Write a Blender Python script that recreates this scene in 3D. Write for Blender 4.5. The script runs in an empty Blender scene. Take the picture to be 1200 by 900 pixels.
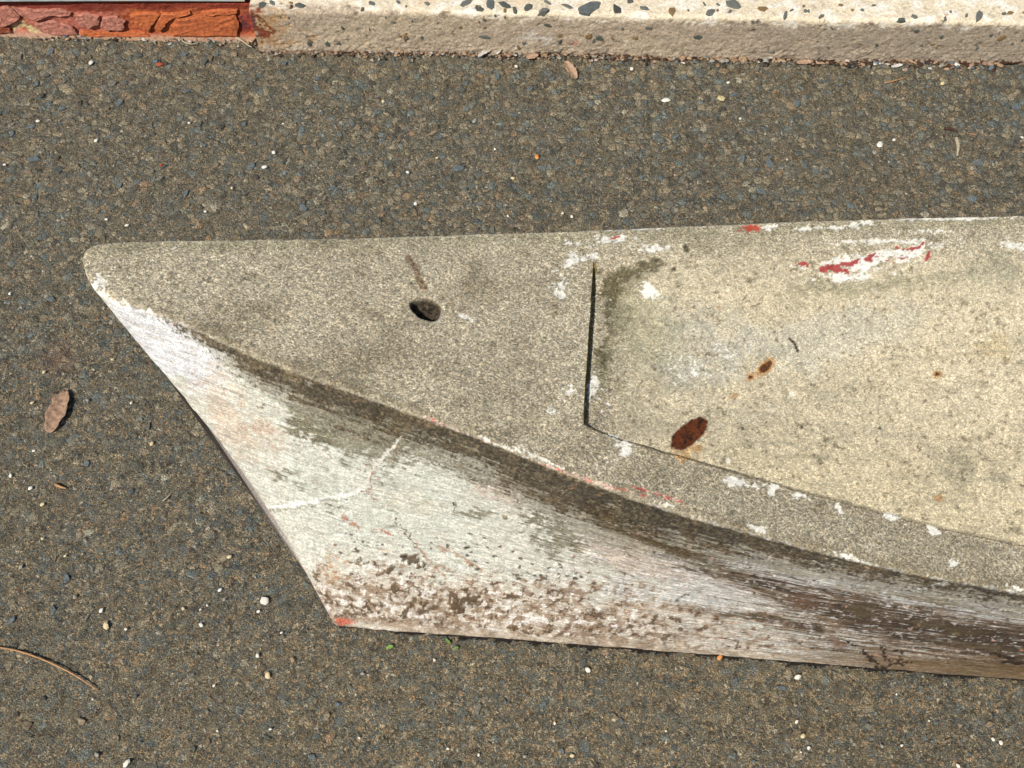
import bpy, math, random
import numpy as np
from mathutils import Vector

random.seed(7)
scene = bpy.context.scene
C = scene.collection

# ------------------------------------------------------------------ camera, sky, sun, exposure
CAM_H, FPX, PITCH = 1.25, 1300.0, math.radians(62)
cam_d = bpy.data.cameras.new('camera')
cam = bpy.data.objects.new('camera', cam_d); C.objects.link(cam)
cam.location = (0, 0, CAM_H); cam.rotation_euler = (math.radians(90) - PITCH, 0, 0)
cam_d.sensor_width = 36; cam_d.lens = FPX / 1200 * 36
cam_d.clip_start = .02; cam_d.clip_end = 200
scene.camera = cam

SUN_EL, SUN_AZ = math.radians(51), math.atan2(-.62, -.78)      # towards the sun, measured from +Y to +X
to_sun = Vector((math.sin(SUN_AZ) * math.cos(SUN_EL), math.cos(SUN_AZ) * math.cos(SUN_EL), math.sin(SUN_EL)))
w = bpy.data.worlds.new('World'); scene.world = w; w.use_nodes = True
nt = w.node_tree; nt.nodes.clear()
sky = nt.nodes.new('ShaderNodeTexSky'); sky.sky_type = 'NISHITA'; sky.sun_disc = False
sky.sun_elevation = SUN_EL; sky.sun_rotation = SUN_AZ
bg = nt.nodes.new('ShaderNodeBackground'); bg.inputs[1].default_value = .07
wo = nt.nodes.new('ShaderNodeOutputWorld')
nt.links.new(sky.outputs[0], bg.inputs[0]); nt.links.new(bg.outputs[0], wo.inputs[0])
sl = bpy.data.lights.new('sun', 'SUN'); sl.energy = 4.9; sl.angle = math.radians(.6); sl.color = (1, .955, .89)
so = bpy.data.objects.new('sun', sl); C.objects.link(so); so.location = (-2, -3, 5)
so.rotation_euler = to_sun.to_track_quat('Z', 'Y').to_euler()
scene.cycles.max_bounces = 5; scene.cycles.diffuse_bounces = 3; scene.cycles.caustics_reflective = False
scene.view_settings.view_transform = 'Standard'; scene.view_settings.look = 'None'
scene.view_settings.exposure = .27; scene.view_settings.gamma = 1

# ------------------------------------------------------------------ measuring helpers (photo pixels <-> metres)
cP, sP = math.cos(PITCH), math.sin(PITCH)
def G(px, py, z=0.0):
    px, py, z = np.broadcast_arrays(np.asarray(px, float), np.asarray(py, float), np.asarray(z, float))
    a = (px - 600) / FPX; b = (450 - py) / FPX
    dy = cP + b * sP; dz = -sP + b * cP
    t = (z - CAM_H) / dz
    return np.stack([a * t, dy * t, z], -1)
def proj(P):
    x, y, z = P[..., 0], P[..., 1], P[..., 2] - CAM_H
    f = y * cP - z * sP; u = y * sP + z * cP
    return 600 + FPX * x / f, 450 - FPX * u / f

# ------------------------------------------------------------------ noise
def _h(ix, iy, seed):
    n = (ix.astype(np.int64) * 374761393 + iy.astype(np.int64) * 668265263 + seed * 1442695041) & 0xffffffff
    n = ((n ^ (n >> 13)) * 1274126177) & 0xffffffff
    n = ((n ^ (n >> 16)) * 2246822519) & 0xffffffff
    return ((n ^ (n >> 15)) & 0xffffff) / float(0xffffff)
def vn(x, y, seed=0):
    ix, iy = np.floor(x), np.floor(y); fx, fy = x - ix, y - iy
    fx = fx * fx * (3 - 2 * fx); fy = fy * fy * (3 - 2 * fy)
    a, b = _h(ix, iy, seed), _h(ix + 1, iy, seed); c, d = _h(ix, iy + 1, seed), _h(ix + 1, iy + 1, seed)
    return (a + (b - a) * fx) * (1 - fy) + (c + (d - c) * fx) * fy
def fbm(x, y, seed=0, octs=4, gain=.55):
    s = 0; a = 1; t = 0
    for k in range(octs):
        # rotate each octave so the lattice never shows
        c_, s_ = math.cos(.7 * k + .4), math.sin(.7 * k + .4)
        s = s + a * (vn((x * c_ - y * s_) * 2 ** k + 31.7 * k, (x * s_ + y * c_) * 2 ** k - 11.3 * k, seed + k) - .5)
        t += a; a *= gain
    return s / t * 2.4
def ss(x, a, b):
    t = np.clip((x - a) / (b - a), 0, 1); return t * t * (3 - 2 * t)
WARP = {}
def blob(px, py, cx, cy, rx, ry, ang=0.0):
    if px.shape in WARP:
        wx, wy = WARP[px.shape]; k = min(1.4, max(.22, min(rx, ry) / 11)); px = px + wx * k; py = py + wy * k
    c, s = math.cos(math.radians(ang)), math.sin(math.radians(ang))
    dx, dy = px - cx, py - cy
    u, v = (dx * c + dy * s) / rx, (-dx * s + dy * c) / ry
    return np.exp(-(u * u + v * v))
def blob0(px, py, cx, cy, rx, ry, ang=0.0):
    c, s = math.cos(math.radians(ang)), math.sin(math.radians(ang)); dx, dy = px - cx, py - cy
    return np.exp(-(((dx * c + dy * s) / rx) ** 2 + ((-dx * s + dy * c) / ry) ** 2))
def pdist(px, py, pts):
    best = np.full(px.shape, 1e9)
    for (x0, y0), (x1, y1) in zip(pts[:-1], pts[1:]):
        dx, dy = x1 - x0, y1 - y0
        t = np.clip(((px - x0) * dx + (py - y0) * dy) / (dx * dx + dy * dy), 0, 1)
        best = np.minimum(best, np.hypot(px - x0 - t * dx, py - y0 - t * dy))
    return best
def lin(r, g, b, k=.80):
    f = lambda v: (v / 255 / 12.92 if v / 255 < .04045 else ((v / 255 + .055) / 1.055) ** 2.4) * k
    return np.array([f(r), f(g), f(b)])
def mix(col, c2, m):
    m = np.clip(m, 0, 1)[..., None]
    return col * (1 - m) + np.asarray(c2) * m
def hermite(xs, ys, x):
    xs, ys = np.array(xs, float), np.array(ys, float)
    d = np.diff(ys) / np.diff(xs)
    m = np.concatenate([[d[0]], (d[1:] * np.diff(xs)[:-1] + d[:-1] * np.diff(xs)[1:]) / (xs[2:] - xs[:-2]), [d[-1]]])
    i = np.clip(np.searchsorted(xs, x) - 1, 0, len(xs) - 2)
    h = xs[i + 1] - xs[i]; t = (x - xs[i]) / h
    return ((2 * t**3 - 3 * t**2 + 1) * ys[i] + (t**3 - 2 * t**2 + t) * h * m[i] + (-2 * t**3 + 3 * t**2) * ys[i + 1] + (t**3 - t**2) * h * m[i + 1])

# ------------------------------------------------------------------ mesh and object helpers
def grid_mesh(name, P, col=None, smooth=True, flip=False):
    nu, nv = P.shape[:2]
    me = bpy.data.meshes.new(name)
    n = nu * nv
    me.vertices.add(n); me.vertices.foreach_set('co', P.reshape(-1).astype(np.float32))
    i = np.arange(nu - 1)[:, None] * nv + np.arange(nv - 1)[None, :]
    q = np.stack([i, i + nv, i + nv + 1, i + 1], -1).reshape(-1, 4)
    if flip: q = q[:, ::-1]
    me.loops.add(q.size); me.loops.foreach_set('vertex_index', q.reshape(-1).astype(np.int32))
    me.polygons.add(len(q)); me.polygons.foreach_set('loop_start', (np.arange(len(q)) * 4).astype(np.int32))
    me.polygons.foreach_set('loop_total', np.full(len(q), 4, np.int32))
    me.update(calc_edges=True)
    me.polygons.foreach_set('use_smooth', np.full(len(q), smooth))
    if col is not None:
        a = me.color_attributes.new('paint', 'FLOAT_COLOR', 'POINT')
        a.data.foreach_set('color', col.reshape(-1).astype(np.float32))
    return me
def py_mesh(name, verts, faces, smooth=False):
    me = bpy.data.meshes.new(name); me.from_pydata([tuple(map(float, v)) for v in verts], [], faces); me.update()
    if smooth: me.polygons.foreach_set('use_smooth', [True] * len(me.polygons))
    return me
def link(name, me, mat=None, parent=None, **props):
    o = bpy.data.objects.new(name, me); C.objects.link(o)
    if mat and me and not me.materials: me.materials.append(mat)
    if parent: o.parent = parent
    for k, v in props.items(): o[k] = v
    return o
def thing(name, loc, label, cat, group=None):
    o = bpy.data.objects.new(name, None); C.objects.link(o); o.location = loc
    o['label'] = label; o['category'] = cat
    if group: o['group'] = group
    return o
def normals(P):
    du = np.gradient(P, axis=0); dv = np.gradient(P, axis=1)
    n = np.cross(du, dv); l = np.linalg.norm(n, axis=-1, keepdims=True)
    return n / np.maximum(l, 1e-12)

# ------------------------------------------------------------------ materials
class NB:
    def __init__(s, name):
        s.m = bpy.data.materials.new(name); s.m.use_nodes = True; s.t = s.m.node_tree
        s.t.nodes.clear(); s.out = s.n('ShaderNodeOutputMaterial'); s.b = s.n('ShaderNodeBsdfPrincipled')
        s.t.links.new(s.b.outputs[0], s.out.inputs[0])
        s.co = s.n('ShaderNodeNewGeometry').outputs['Position']
    def n(s, k, **kw):
        x = s.t.nodes.new(k)
        for a, v in kw.items(): setattr(x, a, v)
        return x
    def put(s, node, key, val):
        if val is None: return
        if isinstance(val, bpy.types.NodeSocket): s.t.links.new(val, node.inputs[key])
        else: node.inputs[key].default_value = val
    def noise(s, scale, detail=3, rough=.55, dist=0, vec=None):
        x = s.n('ShaderNodeTexNoise'); s.put(x, 'Vector', vec or s.co); s.put(x, 'Scale', scale); s.put(x, 'Detail', detail)
        s.put(x, 'Roughness', rough); s.put(x, 'Distortion', dist); return x
    def voro(s, scale, feature='F1', vec=None, rnd=1.0):
        x = s.n('ShaderNodeTexVoronoi', feature=feature); s.put(x, 'Vector', vec or s.co); s.put(x, 'Scale', scale); s.put(x, 'Randomness', rnd); return x
    def math(s, op, a, b=None, c=None, clamp=False):
        x = s.n('ShaderNodeMath', operation=op, use_clamp=clamp); s.put(x, 0, a); s.put(x, 1, b); s.put(x, 2, c); return x.outputs[0]
    def vmath(s, op, a, b=None):
        x = s.n('ShaderNodeVectorMath', operation=op); s.put(x, 0, a); s.put(x, 1, b); return x.outputs[0]
    def map(s, v, a, b, c=0.0, d=1.0):
        x = s.n('ShaderNodeMapRange'); s.put(x, 0, v); s.put(x, 1, a); s.put(x, 2, b); s.put(x, 3, c); s.put(x, 4, d); return x.outputs[0]
    def ramp(s, v, stops, interp='LINEAR'):
        x = s.n('ShaderNodeValToRGB'); s.put(x, 0, v); e = x.color_ramp.elements; x.color_ramp.interpolation = interp
        while len(e) < len(stops): e.new(.5)
        for el, (p, c) in zip(e, stops): el.position = p; el.color = (*c, 1)
        return x.outputs[0]
    def mixc(s, f, a, b, blend='MIX'):
        x = s.n('ShaderNodeMix', data_type='RGBA', blend_type=blend); s.put(x, 0, f)
        s.put(x, 6, a if isinstance(a, bpy.types.NodeSocket) else (*a, 1)); s.put(x, 7, b if isinstance(b, bpy.types.NodeSocket) else (*b, 1)); return x.outputs[2]
    def bump(s, h, dist, strength=1.0):
        x = s.n('ShaderNodeBump'); s.put(x, 'Height', h); s.put(x, 'Distance', dist); s.put(x, 'Strength', strength)
        s.t.links.new(x.outputs[0], s.b.inputs['Normal'])
    def done(s, col, rough=.85, spec=.3):
        s.put(s.b, 'Base Color', col if isinstance(col, bpy.types.NodeSocket) else (*col, 1)); s.put(s.b, 'Roughness', rough)
        s.put(s.b, 'Specular IOR Level', spec); return s.m

def stone_ramp(b, v):
    L = lambda *c: tuple(lin(*c))
    return b.ramp(v, [(0, L(66, 62, 54)), (.12, L(104, 95, 80)), (.27, L(122, 110, 90)), (.40, L(94, 91, 80)), (.52, L(140, 127, 104)),
                      (.64, L(84, 91, 91)), (.72, L(116, 111, 98)), (.80, L(96, 106, 107)), (.88, L(152, 138, 114)), (.95, L(150, 120, 88)), (.985, L(176, 168, 148))], 'CONSTANT')

def asphalt_material():
    b = NB('weathered_asphalt')
    wob = b.noise(230, 3).outputs['Color']
    sc = b.n('ShaderNodeVectorMath', operation='MULTIPLY_ADD'); b.put(sc, 0, wob); sc.inputs[1].default_value = (.0085,) * 3; b.put(sc, 2, b.co)
    vec = sc.outputs[0]
    big = b.voro(98, vec=vec); bigE = b.voro(98, 'DISTANCE_TO_EDGE', vec=vec)
    fin = b.voro(330, vec=vec); finE = b.voro(330, 'DISTANCE_TO_EDGE', vec=vec)
    sepb = b.n('ShaderNodeSeparateColor'); b.put(sepb, 0, big.outputs['Color'])
    sepf = b.n('ShaderNodeSeparateColor'); b.put(sepf, 0, fin.outputs['Color'])
    xyz = b.n('ShaderNodeSeparateXYZ'); b.put(xyz, 0, b.co)
    # more large stones near the kerb, where the fines have washed out
    far = b.map(xyz.outputs['Y'], .35, 1.25, .90, .36)
    zone = b.math('ADD', far, b.math('MULTIPLY', b.math('SUBTRACT', b.noise(9, 3).outputs['Fac'], .5), .5))
    pick = b.math('GREATER_THAN', sepb.outputs[0], zone)
    inside = b.map(bigE.outputs['Distance'], .03, .08)
    bigm = b.math('MULTIPLY', pick, inside)
    cf = stone_ramp(b, sepf.outputs[1])
    cb = stone_ramp(b, sepb.outputs[1])
    cbl = b.mixc(.30, cb, tuple(lin(92, 98, 94)))
    col = b.mixc(bigm, cf, cbl)
    # brown binder dust in patches
    dust = b.map(b.noise(3.1, 5, .6).outputs['Fac'], .35, .72, .05, .42)
    col = b.mixc(dust, col, tuple(lin(110, 100, 80)))
    fineg = b.noise(620, 3, .7, .8).outputs['Fac']
    col = b.mixc(1.0, col, b.ramp(b.map(fineg, .3, .7), [(0, (.32, .31, .30)), (.5, (.92, .92, .92)), (1, (2.3, 2.2, 2.0))]), 'MULTIPLY')
    cl = b.noise(62, 3, .6, .5).outputs['Color']; sc2 = b.n('ShaderNodeSeparateColor'); b.put(sc2, 0, cl)
    col = b.mixc(b.map(sc2.outputs[0], .50, .66, 0, .38), col, tuple(lin(132, 118, 92)))
    col = b.mixc(b.map(sc2.outputs[1], .53, .66, 0, .38), col, tuple(lin(92, 104, 106)))
    col = b.mixc(1.0, col, b.ramp(b.map(sc2.outputs[2], .32, .68), [(0, (1.12, 1.13, 1.10)), (1, (1.92, 1.90, 1.80))]), 'MULTIPLY')
    # tarry joints between the grains: real dark bitumen
    jf = b.map(finE.outputs['Distance'], .0, .10, 0, 1)
    jb = b.map(bigE.outputs['Distance'], .0, .07, 0, 1)
    joint = b.math('MULTIPLY', b.math('MAXIMUM', jf, bigm), b.math('MAXIMUM', jb, b.math('SUBTRACT', 1.0, pick)))
    col = b.mixc(b.map(joint, 0, 1, .74, 0), col, tuple(lin(40, 36, 29)))
    speck = b.math('GREATER_THAN', sepf.outputs[2], .993)
    col = b.mixc(b.math('MULTIPLY', speck, jf), col, tuple(lin(196, 186, 164)))
    rust = b.n('ShaderNodeVectorMath', operation='DISTANCE'); b.put(rust, 0, b.co); rust.inputs[1].default_value = tuple(G(68, 420))
    col = b.mixc(b.math('MULTIPLY', b.map(rust.outputs['Value'], .0, .035, .45, 0), b.noise(200, 2).outputs['Fac']), col, tuple(lin(150, 84, 50)))
    hf = b.math('MULTIPLY', b.math('MULTIPLY', b.map(finE.outputs['Distance'], 0, .30), b.map(sepf.outputs[0], 0, 1, .35, 1)), b.math('SUBTRACT', 1.0, b.math('MULTIPLY', bigm, .8)))
    hb = b.math('MULTIPLY', b.math('MULTIPLY', b.map(bigE.outputs['Distance'], .03, .28), pick), b.map(sepb.outputs[2], 0, 1, .5, 1.3))
    h = b.math('ADD', b.math('MULTIPLY', hf, .0011), b.math('MULTIPLY', hb, .0017))
    h = b.math('ADD', h, b.math('MULTIPLY', b.noise(420, 3, .65, 1.2).outputs['Fac'], .0022))
    h = b.math('ADD', h, b.math('MULTIPLY', b.noise(25, 2).outputs['Fac'], .0016))
    d = b.n('ShaderNodeDisplacement'); b.put(d, 'Height', h); b.put(d, 'Midlevel', .003); b.put(d, 'Scale', 2.1)
    b.t.links.new(d.outputs[0], b.out.inputs['Displacement'])
    m = b.done(col, .82, .35); m.displacement_method = 'BOTH'
    return m

def painted_material(name, grain_scale=520, bump=.0006, rough=.88, dark=.50, light=1.62, flow=False):
    """Colour of paint and stains from the surface's own point attribute (alpha: how sandy it is); grain from noise."""
    b = NB(name)
    at = b.n('ShaderNodeAttribute', attribute_name='paint')
    v = b.voro(grain_scale); sep = b.n('ShaderNodeSeparateColor'); b.put(sep, 0, v.outputs['Color'])
    v2 = b.voro(grain_scale * 2.1); sep2 = b.n('ShaderNodeSeparateColor'); b.put(sep2, 0, v2.outputs['Color'])
    n = b.noise(grain_scale * .9, 3, .7).outputs['Fac']
    g = b.math('ADD', b.math('MULTIPLY', sep.outputs[0], .45), b.math('MULTIPLY', sep2.outputs[0], .25))
    g = b.math('ADD', g, b.math('MULTIPLY', b.map(n, .25, .75), .42))
    gr = b.ramp(g, [(0.12, (dark * .6,) * 3), (.42, (dark + .25, dark + .24, dark + .21)), (.6, (1.05, 1.04, 1.02)), (.82, (light, light * .985, light * .93)), (1, (light * 1.5, light * 1.47, light * 1.38))])
    tintv = b.mixc(.5, (1, 1, 1), b.ramp(sep.outputs[1], [(0, (.93, .98, 1.02)), (.5, (1, 1, 1)), (.8, (1.06, .98, .86)), (1, (1.14, .97, .80))]))
    gr = b.mixc(1.0, gr, tintv, 'MULTIPLY')
    gr = b.mixc(at.outputs['Alpha'], (1, 1, 1), gr)
    if flow:
        fa = b.n('ShaderNodeAttribute', attribute_name='flow').outputs['Vector']
        f1 = b.noise(1.0, 4, .7, .6, vec=b.vmath('MULTIPLY', fa, (60, 620, 1))).outputs['Fac']
        f2 = b.noise(1.0, 3, .7, .3, vec=b.vmath('MULTIPLY', fa, (210, 1500, 1))).outputs['Fac']
        fl = b.math('ADD', b.math('MULTIPLY', f1, .6), b.math('MULTIPLY', f2, .4))
        gr = b.mixc(1.0, gr, b.ramp(b.map(fl, .30, .70), [(0, (.50, .47, .44)), (.30, (.86, .85, .83)), (.6, (1.04, 1.04, 1.04)), (1, (1.28, 1.28, 1.28))]), 'MULTIPLY')
        g = b.math('ADD', g, b.math('MULTIPLY', fl, .9))
    col = b.mixc(1.0, at.outputs['Color'], gr, 'MULTIPLY')
    hh = b.math('ADD', b.math('MULTIPLY', g, b.map(at.outputs['Alpha'], 0, 1, .25, 1)), b.math('MULTIPLY', b.noise(130, 3).outputs['Fac'], .6))
    b.bump(hh, bump)
    return b.done(col, rough, .25)

def plain_material(name, c, rough=.7, var=.25, scale=220, bump=.0003):
    b = NB(name); n = b.noise(scale, 4, .65).outputs['Fac']
    c = lin(*c)
    col = b.ramp(b.map(n, .3, .7), [(0, tuple(c * (1 - var))), (.5, tuple(c)), (1, tuple(np.minimum(c * (1 + var), .95)))])
    b.bump(n, bump); return b.done(col, rough, .3)

M_asph = asphalt_material()
M_conc = painted_material('sandy_weathered_concrete', 760, .0009, .9, .46, 1.75)
M_side = painted_material('peeling_chalky_paint', 700, .0008, .87, .50, 1.5, flow=True)
M_kerb = painted_material('old_cast_concrete', 420, .0009, .9, .60, 1.42)
M_rust = painted_material('rusty_flaking_paint', 380, .0008, .8, .62, 1.34)

# ------------------------------------------------------------------ the ground
def axis(lo, hi, step, outer):
    a = list(np.arange(lo, hi + step / 2, step)); left = []; right = []
    g, x = step, lo
    while x > -outer: g *= 1.5; x -= g; left.append(x)
    g, x = step, hi
    while x < outer: g *= 1.5; x += g; right.append(x)
    return np.array(left[::-1] + a + right)
gx = axis(-.86, .86, .0023, 40); gy = axis(.17, 1.29, .0023, 40)
P = np.zeros((len(gx), len(gy), 3)); P[..., 0] = gx[:, None]; P[..., 1] = gy[None, :]
ground = link('asphalt_ground', grid_mesh('asphalt_ground', P), M_asph, kind='structure')

# ------------------------------------------------------------------ the concrete boat
# outline stations: position along the boat, then far edge, near edge and the foot of the near side
S  = [97, 98, 101, 108, 122, 150, 200, 300, 400, 500, 600, 690, 800, 900, 1000, 1100, 1200, 1330, 1600, 2000]
Fx = [97, 98, 102, 111, 126, 154, 205, 307, 408, 509, 609, 698, 808, 908, 1008, 1107, 1207, 1336, 1605, 2004]
Fy = [304, 297, 291, 286, 283.5, 282, 281, 279.5, 278, 275, 272, 268.5, 264, 260, 256.5, 253.5, 251.5, 250, 250, 253]
Tx = [97, 98.5, 103, 112, 128, 152, 200, 295, 393, 492, 592, 679, 792, 892, 992, 1093, 1193, 1323, 1592, 1990]
Ty = [307, 317, 328, 340, 350, 359, 375, 416, 453, 488, 526, 561, 601, 629, 655, 677, 695, 716, 746, 772]
Bx = [392, 393, 394, 396, 399, 405, 420, 470, 530, 590, 640, 690, 765, 845, 925, 1005, 1085, 1190, 1420, 1760]
By = [731, 732, 733, 733.5, 734, 734.5, 735.5, 740, 744, 748, 752, 756.5, 762, 768, 775, 781.5, 788, 796, 812, 835]
Zc = [.520, .520, .520, .519, .517, .513, .505, .488, .472, .457, .443, .431, .418, .407, .398, .390, .383, .376, .366, .356]
SB = 690.0
s = np.concatenate([np.linspace(97, 101, 14)[:-1], np.arange(101, 125, .8), np.arange(125, 470, 1.6), np.arange(470, 530, .8),
                    np.arange(530, 689.9, 1.5), [690.0, 690.5], np.arange(691.5, 1290, 1.6), np.arange(1292, 2001, 4.0)])
h_ = lambda Y: hermite(S, Y, s)
fx, fy, tx, ty, bx, by, zc = map(h_, (Fx, Fy, Tx, Ty, Bx, By, Zc))
ease = ss(s, 97, 700)
dl = .004 + .020 * ease                                  # the boat leans a little away from the viewer
dl = dl * ss(s, 96, 160)
F3 = G(fx, fy, zc - dl); T3 = G(tx, ty, zc + dl); B3 = G(bx, by, 0.004)
wid = np.linalg.norm(F3 - T3, axis=-1)
R = np.minimum(.0065, .40 * wid)[:, None]
nS = len(s)
dFT = (F3 - T3) / np.maximum(wid, 1e-9)[:, None]
conc = (np.exp(-(s - 97) / 190))[:, None]
def side_pt(v):                                          # v 0 at the gunwale, 1 at the foot
    p = T3 * (1 - v) + B3 * v
    p = p + np.array([.0135, .004, 0]) * math.sin(math.pi * v) ** 1.3 * conc
    # hollow flare under the gunwale
    return p + np.array([0, .010, -.004]) * (math.sin(math.pi * v) ** 1.0) * ss(s, 180, 480)[:, None]
rows, vtag, wtag = [], [], []
lenS = np.linalg.norm(B3 - T3, axis=-1)
# under the foot
rows += [B3 + np.array([.03, .05, -.006]), B3 + np.array([.004, .009, -.006]), B3 + np.array([.001, .0022, -.0035])]
vs = np.linspace(1, .02, 220)
r0 = [side_pt(v) for v in vs]
rows += r0
top_side = r0[-1]
sd = T3 - top_side; sdl = np.linalg.norm(sd, axis=-1, keepdims=True)
side_top = T3 - sd / np.maximum(sdl, 1e-9) * np.minimum(R, sdl * .9)
deck_st = T3 + dFT * R
for t in np.linspace(0, 1, 9):
    rows.append(side_top * (1 - t) ** 2 + 2 * t * (1 - t) * T3 + deck_st * t ** 2)
iCap0 = len(rows)
RF = R * .5
deck_en = F3 - dFT * RF
_sx, _sy = proj(deck_st); _ex, _ey = proj(deck_en)
_iy = np.interp(s, [690, 725, 780, 825, 900, 965, 1030, 1100, 1200, 1330, 2000], [500, 515, 531, 544, 566, 584, 601, 620, 641, 660, 712])
_fd = lambda Q: Q[..., 1] * cP - (Q[..., 2] - CAM_H) * sP
_a, _b = _fd(deck_st) * (_sy - _iy), _fd(deck_en) * (_iy - _ey)
wi = np.clip(_a / np.maximum(_a + _b, 1e-6), .08, .4); wi = np.where(s < 690, wi[np.searchsorted(s, 690.0)], wi)
NC = 42; ND = 225
capw = np.linspace(0, 1, NC)[1:]
for t in capw: rows.append(deck_st + (deck_en - deck_st) * (wi * t)[:, None])
iIn = len(rows)
inw = np.linspace(0, 1, ND)
depth = np.interp(s, [690, 690.4, 691, 760, 900, 1200, 1330, 2000], [0, .8, 1, 1.1, 1.6, 2.2, 2.4, 2.6]) * .0078
depth = np.where(s <= 690.01, 0, depth) * (1 - ss(s, 1850, 1990))
topw = .885
for k, t in enumerate(inw):
    w_ = wi + .0035 + (1 - wi - .0035) * t
    p = deck_st + (deck_en - deck_st) * w_[:, None]
    q = np.clip((w_ - wi) / (topw - wi), 0, 1)
    d = depth * (1 - ss(q, np.interp(s, [690, 720, 800], [.80, .7, .35]), np.interp(s, [690, 800], [1.02, 1.0])))
    lim = .0012 + (w_ - wi) * wid * np.interp(s, [690, 694, 702, 730], [1.1, .8, .25, .14])
    d = np.minimum(d, lim) if k > 1 else d * 0
    p = p - np.array([0, 0, 1.0]) * d[:, None]
    rows.append(p)
iFar = len(rows) - 1
FB = B3 + np.stack([0.0 * s, .012 + .20 * ss(s, 97, 900), 0 * s], -1)
fsd = FB - F3; fsl = np.linalg.norm(fsd, axis=-1, keepdims=True)
f_end = F3 + fsd / fsl * RF
for t in np.linspace(0, 1, 7)[1:]:
    rows.append(deck_en * (1 - t) ** 2 + 2 * t * (1 - t) * F3 + f_end * t ** 2)
for t in np.linspace(0, 1, 16)[1:]:
    rows.append(f_end * (1 - t) + FB * t)
P = np.stack(rows, 1)                                     # [station, row, xyz]
PX, PY = proj(P)
N = -normals(P)
along = np.concatenate([[0], np.cumsum(np.linalg.norm(np.diff(P[:, 120], axis=0), axis=-1))])[:, None] + 0 * PX
rowi = np.arange(P.shape[1])[None, :] + 0 * PX
X, Y = P[..., 0], P[..., 1] + P[..., 2] * .6

WARP[PX.shape] = (13 * fbm(PX / 30, PY / 24, 501, 3) + 7 * fbm(PX / 7, PY / 6, 503, 3), 10 * fbm(PX / 30, PY / 24, 507, 3) + 6 * fbm(PX / 7, PY / 6, 509, 3))
n4 = fbm(PX / 2.1, PY / 1.8, 521, 2)
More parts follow.
